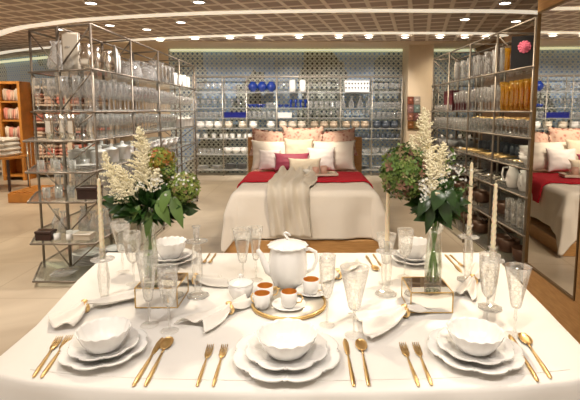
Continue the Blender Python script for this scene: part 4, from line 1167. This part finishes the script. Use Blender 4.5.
glass('water_goblet', 385.5, 234, 20, 283, 'etched goblet behind the white smooth candle', .6, flare=2)
glass('wine_goblet', 404.5, 229, 16, 277, 'etched goblet beside the mirror-side far white bowl', .6, flare=0)
glass('water_goblet', 123, 222, 20, 272, 'etched goblet behind the bookcase-side candle', .6, flare=2)
glass('wine_goblet', 134, 232, 17, 284, 'etched goblet between candle and vase block on the bookcase side', .6, flare=0)

# candlesticks and twisted candles
def candlestick(px, top_y, foot_y, label):
    p = W(px, foot_y, T1); r_ = ray(px, top_y); H = CH+r_.z*(p.y/r_.y)-T1
    t = empty('candlestick', p, label, 'candlestick')
    pf = [(0, 0), (.045, 0), (.047, .004), (.03, .012), (.012, .022), (.014, .03), (.02, H*.28), (.023, H*.5), (.018, H*.70), (.012, H*.76)]
    lathe('base_and_stem', pf, etched, t, 28, lambda th, i, r, z: (1+.05*math.cos(8*th), 0))
    lathe('drip_disc', [(.011, H*.765), (.03, H*.77), (.046, H*.785), (.047, H*.795), (.03, H*.785), (.011, H*.78)], stem_glass, t, 28)
    lathe('cup', [(.010, H*.785), (.0125, H*.84), (.013, H*.97), (.019, H), (.0165, H), (.0105, H*.96), (.0104, H*.80), (0, H*.795)], stem_glass, t, 24)
    return p, H
def candle(p, H, px, top_y, label, twist=True):
    z0 = T1+H*.8; r_ = ray(px, top_y); zt = CH+r_.z*(p.y/r_.y); h = zt-z0
    t = empty('candle', (p.x, p.y, z0), label, 'candle')
    n = 60; pf = [(0, 0)]+[(.0098-.0035*(i/n)**2 if i < n else .001, h*i/n) for i in range(n+1)]
    def md(th, i, r, z): return (1+.13*math.cos(2*(th-z*135)), 0) if twist else (1, 0)
    lathe('wax', pf, wax, t, 20, md if twist else None)
    bm = bmesh.new(); tube(bm, [(0, 0, h-.002), (.0005, 0, h+.006), (.001, 0, h+.010)], .0008, 5); fin(bm, 'wick', wax, t)
p, H = candlestick(105, 247, 304, 'clear glass candlestick holding the twisted candle on the bookcase side'); candle(p, H, 102, 178, 'twisted ivory candle beside the bookcase-side bouquet')
p, H = candlestick(198, 226, 296, 'clear glass candlestick standing empty behind the napkin and goblets')
p, H = candlestick(386, 240, 294, 'clear glass candlestick under the smooth candle'); candle(p, H, 387, 178, 'smooth ivory candle in front of the green hydrangea', False)
p, H = candlestick(467, 225, 280, 'clear glass candlestick under the tallest twisted candle'); candle(p, H, 467, 162, 'tallest twisted ivory candle beside the mirror-side bouquet')
p, H = candlestick(490, 247, 308, 'clear glass candlestick between the two mirror-side goblets'); candle(p, H, 491, 183, 'twisted ivory candle in front of the rack cups')

# mirrored blocks, vases, bouquets
def block(px, py, wpx, label, rz=0):
    # px,py: pixel of the front bottom edge centre
    p = W(px, py, T1); w = wpx*pxm(p); h = .083
    c = p+Vector((0, w*.5, 0))
    t = empty('mirrored_block', c, label, 'display block', rz=rz)
    bm = bmesh.new(); bbox(bm, (-w/2, -w/2, 0), (w/2, w/2, h)); bmesh.ops.bevel(bm, geom=bm.edges[:], offset=.003, segments=1, affect='EDGES')
    fin(bm, 'mirror_box', mirror_m, t, smooth=False)
    bm = bmesh.new(); q = .0017
    for x in (-w/2, w/2):
        for y in (-w/2, w/2): bbox(bm, (x-q, y-q, 0), (x+q, y+q, h+q))
    for z in (q, h):
        for s in (-1, 1):
            bbox(bm, (-w/2, s*w/2-q, z-q), (w/2, s*w/2+q, z+q)); bbox(bm, (s*w/2-q, -w/2, z-q), (s*w/2+q, w/2, z+q))
    fin(bm, 'edge_trim', gilt, t, smooth=False)
    return c, w, h
def vase_on(c, h, px, rim_y, rim_w, label):
    p = Vector((c.x, c.y, T1+h+.004)); r_ = ray(px, rim_y); H = CH+r_.z*(p.y/r_.y)-p.z
    R = rim_w*p.y/F/2
    t = empty('flower_vase', p, label, 'vase')
    lathe('vase_body', [(0, 0), (.8*R, 0), (.85*R, .004), (.9*R, .3*H), (.72*R, .72*H), (.66*R, .84*H), (1.05*R, H), (1.0*R, H), (.61*R, .84*H), (.66*R, .72*H), (.82*R, .3*H), (.76*R, .016), (0, .014)], plainclear, t, 40)
    water = glassy('water_'+label[:5], (.95, .98, .93), .0, .3, edge=.03)
    lathe('water', [(0, .016), (.74*R, .017), (.80*R, .3*H), (.66*R, .66*H), (0, .66*H)], water, t, 32)
    return p, H, R
def leaf_into(bm, base, tip, width, droop=.02, roll=0, face=None):
    base = Vector(base); tip = Vector(tip); d = tip-base; ln = d.length
    if ln < 1e-4: return
    d.normalize(); up = face or Vector((0, 0, 1)); side = d.cross(up)
    if side.length < .1: side = Vector((1, 0, 0))
    side.normalize(); side = Matrix.Rotation(roll, 3, d) @ side; nrm = side.cross(d)
    n = 7; rows = []
    for i in range(n+1):
        t_ = i/n; w = width*math.sin(PI*min(1, t_**.75))*(1-.15*t_)
        c = base+d*ln*t_+nrm*(-droop*(t_**2)*1.0+droop*.5*math.sin(PI*t_))
        c.z -= droop*t_*t_
        rows.append([bm.verts.new(c-side*w/2+nrm*w*.16), bm.verts.new(c), bm.verts.new(c+side*w/2+nrm*w*.16)])
    for a_, b_ in zip(rows, rows[1:]):
        bm.faces.new((a_[0], a_[1], b_[1], b_[0])); bm.faces.new((a_[1], a_[2], b_[2], b_[1]))
def hydrangea(c, R, mat, parent, nfl, name='hydrangea_head', sq=.9):
    bm = bmesh.new(); rnd = random.Random(int(c.x*1000)+nfl)
    for i in range(nfl):
        k = i+.5; ph = math.acos(1-2*k/nfl); th = PI*(1+5**.5)*k
        nv = Vector((math.cos(th)*math.sin(ph), math.sin(th)*math.sin(ph), math.cos(ph)))
        pos = c+Vector((nv.x*R, nv.y*R, nv.z*R*sq))*rnd.uniform(.76, 1.08)
        q = nv.to_track_quat('Z', 'Y').to_matrix().to_4x4(); s = R*.18*rnd.uniform(.7, 1.2)
        M = Matrix.Translation(pos) @ q @ Matrix.Rotation(rnd.uniform(0, 6), 4, 'Z') @ Matrix.Rotation(rnd.uniform(-.8, .8), 4, 'X')
        cv = bm.verts.new(M @ Vector((0, 0, 0)))
        for j in range(4):
            a0 = j*PI/2
            vs = [bm.verts.new(M @ Vector((s*math.cos(a0+dd)*rr, s*math.sin(a0+dd)*rr, s*.25*rr))) for dd, rr in ((-.55, .75), (0, 1.15), (.55, .75))]
            bm.faces.new((cv, vs[0], vs[1], vs[2]))
    core = bmesh.new(); 
    o = fin(bm, name, mat, parent, smooth=False)
    bm = bmesh.new(); bmesh.ops.create_icosphere(bm, subdivisions=3, radius=R*.8, matrix=Matrix.Translation(c) @ Matrix.Diagonal((1, 1, sq, 1)))
    core.free(); fin(bm, 'flower_core', green_d, o)
    return o
def plume(base, tip, w, parent, nb=44, curl=.0, mat=None, seed=1):
    rnd = random.Random(seed); bm = bmesh.new(); base = Vector(base); tip = Vector(tip); d = tip-base; ln = d.length; d.normalize()
    side = d.cross(Vector((0, 1, 0))).normalized(); fr = side.cross(d)
    tube(bm, [base, base.lerp(tip, .5)+side*curl*ln*.2, tip], [.002, .0015, .0006], 5)
    for i in range(nb):
        t_ = .05+.93*i/nb; c = base.lerp(tip, t_)+side*curl*ln*.2*math.sin(PI*t_)
        L_ = w*(1-t_)**.75*rnd.uniform(.6, 1.15)+.006; a_ = i*2.4+rnd.uniform(-.4, .4)
        bd = (side*math.cos(a_)+fr*math.sin(a_)+d*rnd.uniform(.45, 1.0)).normalized()
        nf = max(4, int(L_/.0032))
        for j in range(nf):
            f = j/nf
            q = c+bd*L_*f+Vector((0, 0, -.12*L_*f*f))+Vector((rnd.uniform(-1, 1), rnd.uniform(-1, 1), rnd.uniform(-1, 1)))*.0042*(1-.5*f)
            s = .0046*(1-.45*f)*rnd.uniform(.7, 1.25)
            o6 = [q+Vector(v)*s for v in ((1, 0, 0), (-1, 0, 0), (0, 1, 0), (0, -1, 0), (0, 0, 1.3), (0, 0, -1.3))]
            vs = [bm.verts.new(x) for x in o6]
            for f3 in ((0, 2, 4), (2, 1, 4), (1, 3, 4), (3, 0, 4), (2, 0, 5), (1, 2, 5), (3, 1, 5), (0, 3, 5)): bm.faces.new([vs[k] for k in f3])
    return fin(bm, 'astilbe_plume', mat or plume_m, parent, smooth=False)
def florets(pts, s, parent, seed=3):
    rnd = random.Random(seed)
    bm = bmesh.new()
    for c in pts:
        nv = Vector((rnd.uniform(-1, 1), rnd.uniform(-1.6, -.2), rnd.uniform(0, 1))).normalized()
        M = Matrix.Translation(c) @ nv.to_track_quat('Z', 'Y').to_matrix().to_4x4()
        cv = bm.verts.new(M @ Vector((0, 0, 0)))
        for j in range(5):
            a0 = j*2*PI/5
            vs = [bm.verts.new(M @ Vector((s*math.cos(a0+dd)*rr, s*math.sin(a0+dd)*rr, s*.4*rr))) for dd, rr in ((-.45, .7), (0, 1.1), (.45, .7))]
            bm.faces.new((cv, vs[0], vs[1], vs[2]))
    return fin(bm, 'white_blossoms', blos, parent, smooth=False)
def bouquet(vp, VH, VR, px0, label, spec, seed):
    rnd = random.Random(seed)
    Y = vp.y
    def B(x, y, dy=0): q = WY(x, y, Y+dy); return q-vp
    t = empty('bouquet', vp, label, 'bouquet')
    neck = Vector((0, 0, VH*.9))
    # stems
    for i in range(11):
        a_ = i*2.39; r0 = VR*.6
        s0 = Vector((math.cos(a_)*r0, math.sin(a_)*r0, .022)); s1 = Vector((-math.cos(a_)*VR*.25, -math.sin(a_)*VR*.25, VH*.85)); s2 = s1+Vector((rnd.uniform(-.05, .05), rnd.uniform(-.04, .04), .09))
        bm = bmesh.new(); tube(bm, [s0, s0.lerp(s1, .5)+Vector((rnd.uniform(-.004, .004), 0, 0)), s1, s2], [.0028, .003, .003, .002], 6); fin(bm, 'stem', stemg, t)
    # foliage
    bm = bmesh.new()
    x0, y0, rx, ry = spec['leaf']
    cc = B(x0, y0)
    for i in range(spec.get('nleaf', 95)*2):
        a_ = rnd.uniform(0, 2*PI); e = rnd.uniform(-.9, 1.2)
        dirv = Vector((math.cos(a_)*math.cos(e), math.sin(a_)*math.cos(e)*.9, math.sin(e)))
        M = pxm(vp)
        st = cc*.9+Vector((dirv.x*rx*M*.35, dirv.y*rx*M*.3, dirv.z*ry*M*.35)); en = cc+Vector((dirv.x*rx*M, dirv.y*rx*M*.85, dirv.z*ry*M))*rnd.uniform(.7, 1.05)
        dd = en-st; ln = rnd.uniform(.06, .095)
        leaf_into(bm, en-dd.normalized()*ln, en, rnd.uniform(.032, .052), rnd.uniform(.004, .02), rnd.uniform(-.6, .6), Vector((rnd.uniform(-.6, .6), -1, rnd.uniform(.2, 1.0))))
    o = fin(bm, 'foliage', green_d, t)
    bm = bmesh.new()
    for (xa, ya, xb, yb, w, dy) in spec['big']:
        leaf_into(bm, B(xa, ya, dy), B(xb, yb, dy-.03), w, .012, rnd.uniform(-.4, .4), Vector((rnd.uniform(-.3, .3), -1, .5)))
    fin(bm, 'large_leaves', green_l if seed == 1 else green_d, t)
    for k, (x, y, r, mt, dy, n, sq) in enumerate(spec['hyd']): hydrangea(B(x, y, dy), r, mt, t, n, sq=sq)
    for k, (xa, ya, xb, yb, w, cu, dy, nb) in enumerate(spec['plume']): plume(B(xa, ya, dy), B(xb, yb, dy), w, t, nb, cu, seed=seed*10+k)
    pts = []
    for (x, y, sx_, sy, n, dy) in spec['blossom']:
        for i in range(n): pts.append(B(x+rnd.gauss(0, sx_), y+rnd.gauss(0, sy), dy+rnd.uniform(-.02, .02)))
    florets(pts, .0056, t, seed)
    return t
c, w, h = block(156.5, 308, 42, 'mirrored gilt-edged block under the bookcase-side vase', rz=.0)
c2 = Vector((W(148, 284, T1+h).x, c.y, 0))
vp, VH, VR = vase_on(Vector((c2.x, c.y+.0, 0)), h, 148, 219, 17, 'clear glass vase of stems on the bookcase-side mirrored block')
bouquet(vp, VH, VR, 148, 'bouquet of cream astilbe and orange-tinged hydrangea', dict(
    leaf=(152, 199, 48, 27), nleaf=120,
    big=[(158, 198, 170, 224, .055, -.10), (172, 196, 183, 226, .05, -.09), (140, 205, 128, 222, .04, -.08), (150, 210, 146, 236, .035, -.07), (170, 190, 160, 212, .05, -.10)],
    hyd=[(160, 160, .058, hyd_o, 0, 300, .85), (184, 188, .06, hyd_g, -.02, 260, 1.0), (168, 172, .035, hyd_g, -.03, 120, 1)],
    plume=[(144, 196, 138, 126, .10, -.2, -.02, 110), (130, 200, 104, 152, .08, .3, -.04, 60), (138, 200, 118, 165, .08, .2, -.06, 56), (150, 196, 146, 142, .075, .2, -.05, 56), (150, 192, 158, 168, .05, .0, -.07, 26), (133, 203, 112, 178, .06, 0, -.08, 34)],
    blossom=[(157, 178, 3, 4, 12, -.10), (148, 187, 9, 3, 12, -.11), (174, 184, 5, 3, 7, -.09), (185, 180, 6, 5, 10, -.07), (170, 196, 6, 4, 8, -.1)]), 1)
c, w, h = block(431.5, 313, 42, 'mirrored gilt-edged block under the mirror-side vase')
vp, VH, VR = vase_on(Vector((W(433, 286, T1+h).x, c.y-.01, 0)), h, 433, 224, 20, 'clear glass vase of stems on the mirror-side mirrored block')
bouquet(vp, VH, VR, 433, 'bouquet of green hydrangea and tall cream astilbe', dict(
    leaf=(438, 199, 32, 28), nleaf=85,
    big=[(430, 205, 427, 232, .045, -.08), (440, 200, 452, 226, .05, -.07), (430, 196, 417, 214, .05, -.08), (448, 196, 461, 214, .045, -.06), (436, 185, 448, 178, .05, -.08), (440, 190, 434, 208, .06, -.11), (450, 202, 470, 210, .03, -.03), (446, 190, 456, 204, .05, -.10)],
    hyd=[(405, 172, .088, hyd_r, -.01, 560, 1.15)],
    plume=[(430, 195, 424, 106, .105, .1, -.02, 130), (427, 192, 411, 134, .075, .2, -.03, 56), (434, 190, 444, 142, .075, .0, -.05, 56), (431, 200, 430, 150, .07, .0, -.08, 56)],
    blossom=[(449, 154, 6, 3, 20, -.03), (426, 187, 5, 4, 20, -.11), (459, 170, 5, 6, 14, -.04), (441, 184, 5, 6, 12, -.10), (460, 178, 4, 5, 8, -.05), (425, 198, 5, 4, 10, -.11)]), 2)
# extra airy sprigs of the mirror-side bouquet
bq = bpy.context.scene.objects
par = [o for o in C.objects if o.name.startswith('bouquet')][-1]
rnd = random.Random(5)
bm = bmesh.new()
def Bq(x, y, dy): return WY(x, y, par.location.y+dy)-par.location
for (xa, ya, xb, yb) in ((445, 185, 454, 150), (448, 190, 464, 168), (450, 200, 468, 186), (446, 188, 445, 152)):
    for k in range(9):
        f = .35+.65*k/8; q = Bq(xa+(xb-xa)*f, ya+(yb-ya)*f, -.04); e = q+Vector((rnd.uniform(-.03, .03), rnd.uniform(-.02, .01), rnd.uniform(-.01, .03)))
        leaf_into(bm, q, e, .014, .004, rnd.uniform(-1, 1))
    tube(bm, [Bq(xa, ya, -.03), Bq((xa+xb)/2+1, (ya+yb)/2, -.04), Bq(xb, yb, -.04)], .0013, 5)
fin(bm, 'sprigs', green_l, par)

# ------------------------------------------------------------------ light
world = bpy.data.worlds.new('world'); scene.world = world; world.use_nodes = True
bg = world.node_tree.nodes['Background']; bg.inputs[0].default_value = (1, .84, .66, 1); bg.inputs[1].default_value = .68
def spot(name, loc, tgt, power, size=60, blend=.6, col=(1, .86, .66), r=.06):
    d = bpy.data.lights.new(name, 'SPOT'); d.energy = power; d.spot_size = math.radians(size); d.spot_blend = blend; d.color = col; d.shadow_soft_size = r
    o = bpy.data.objects.new(name, d); C.objects.link(o); o.location = loc
    o.rotation_euler = (Vector(tgt)-Vector(loc)).to_track_quat('-Z', 'Y').to_euler()
def area(name, loc, sx_, sy, power, col=(1, .86, .68), rot=(0, 0, 0)):
    d = bpy.data.lights.new(name, 'AREA'); d.shape = 'RECTANGLE'; d.size = sx_; d.size_y = sy; d.energy = power; d.color = col
    o = bpy.data.objects.new(name, d); C.objects.link(o); o.location = loc; o.rotation_euler = rot
cool = (1, .92, .83); warm = (1, .85, .64)
spot('table_spot', (-1.2, 2.9, 3.0), (-.5, 1.95, .76), 125, 55, .7, warm, .05)
spot('table_spot', (1.3, 3.0, 3.0), (.75, 2.1, .76), 205, 48, .7, warm, .05)
spot('table_spot', (.1, .4, 3.0), (.1, 1.6, .76), 78, 75, .8, cool, .08)
spot('table_spot', (-1.3, .6, 3.0), (-.5, 1.6, .76), 80, 60, .7, cool, .06)
spot('table_spot', (1.0, .3, 3.0), (.5, 1.6, .76), 70, 60, .7, cool, .06)
spot('bed_spot', (-.1, 5.4, 3.0), (-.03, 6.6, .95), 260, 32, .7, warm)
spot('bed_spot', (.4, 3.4, 3.0), (0, 5.2, .5), 120, 60, .7, warm)
spot('bed_spot', (-.6, 3.6, 3.0), (0, 5.2, .5), 90, 60, .7, cool)
for x, y in ((-3.6, 6.2), (-4.6, 8.6), (-3.0, 3.2), (-6.2, 8.6), (-5.5, 5.5), (-1.2, 9.2), (1.3, 9.2), (-1.3, 7.3), (-4.3, 4.3)): spot('aisle_spot', (x, y, 3.0), (x, y+.2, 0), 120, 105, .8, warm)
for x, y in ((-1.0, 3.9), (-1.0, 5.2), (-1.0, 6.6), (-2.9, 3.0)): spot('rack_spot', (x, y, 3.0), (-2.1, y+.2, 1.4), 150, 75, .7, cool)
for x, y in ((1.0, 4.0), (1.0, 5.2), (1.0, 6.2)): spot('rack_spot', (x, y, 3.0), (2.1, y+.1, 1.4), 110, 75, .7, warm)
for x in (-2.6, -1.5, -.4, .7, 1.8): spot('wall_spot', (x, 9.4, 3.0), (x, 11, 1.2), 112, 80, .8, cool)
spot('wall_spot', (-6.5, 10.5-2, 3.0), (-6.4, 10.6, 1.2), 130, 80, .8, warm)
spot('wall_spot', (3.3, 9.2, 3.0), (3.3, 11, 1.4), 70, 80, .8, warm)
spot('mirror_spot', (.6, 2.2, 3.0), (1.7, 2.9, 1.0), 60, 70, .8, warm)
for x, y in ((-1.5, 2), (1.5, 5), (-1.5, 5), (0, 8), (-4.5, 8), (-4.5, 5.5)):   # uplight of the pendant trims on the ceiling cells
    pass

scene.view_settings.view_transform = 'Standard'; scene.view_settings.look = 'None'
scene.view_settings.exposure = .25; scene.view_settings.gamma = 1
scene.cycles.max_bounces = 10; scene.cycles.transparent_max_bounces = 40; scene.cycles.diffuse_bounces = 3; scene.cycles.glossy_bounces = 4
scene.cycles.caustics_reflective = False; scene.cycles.caustics_refractive = False
scene.cycles.use_denoising = True; scene.cycles.sample_clamp_indirect = 6
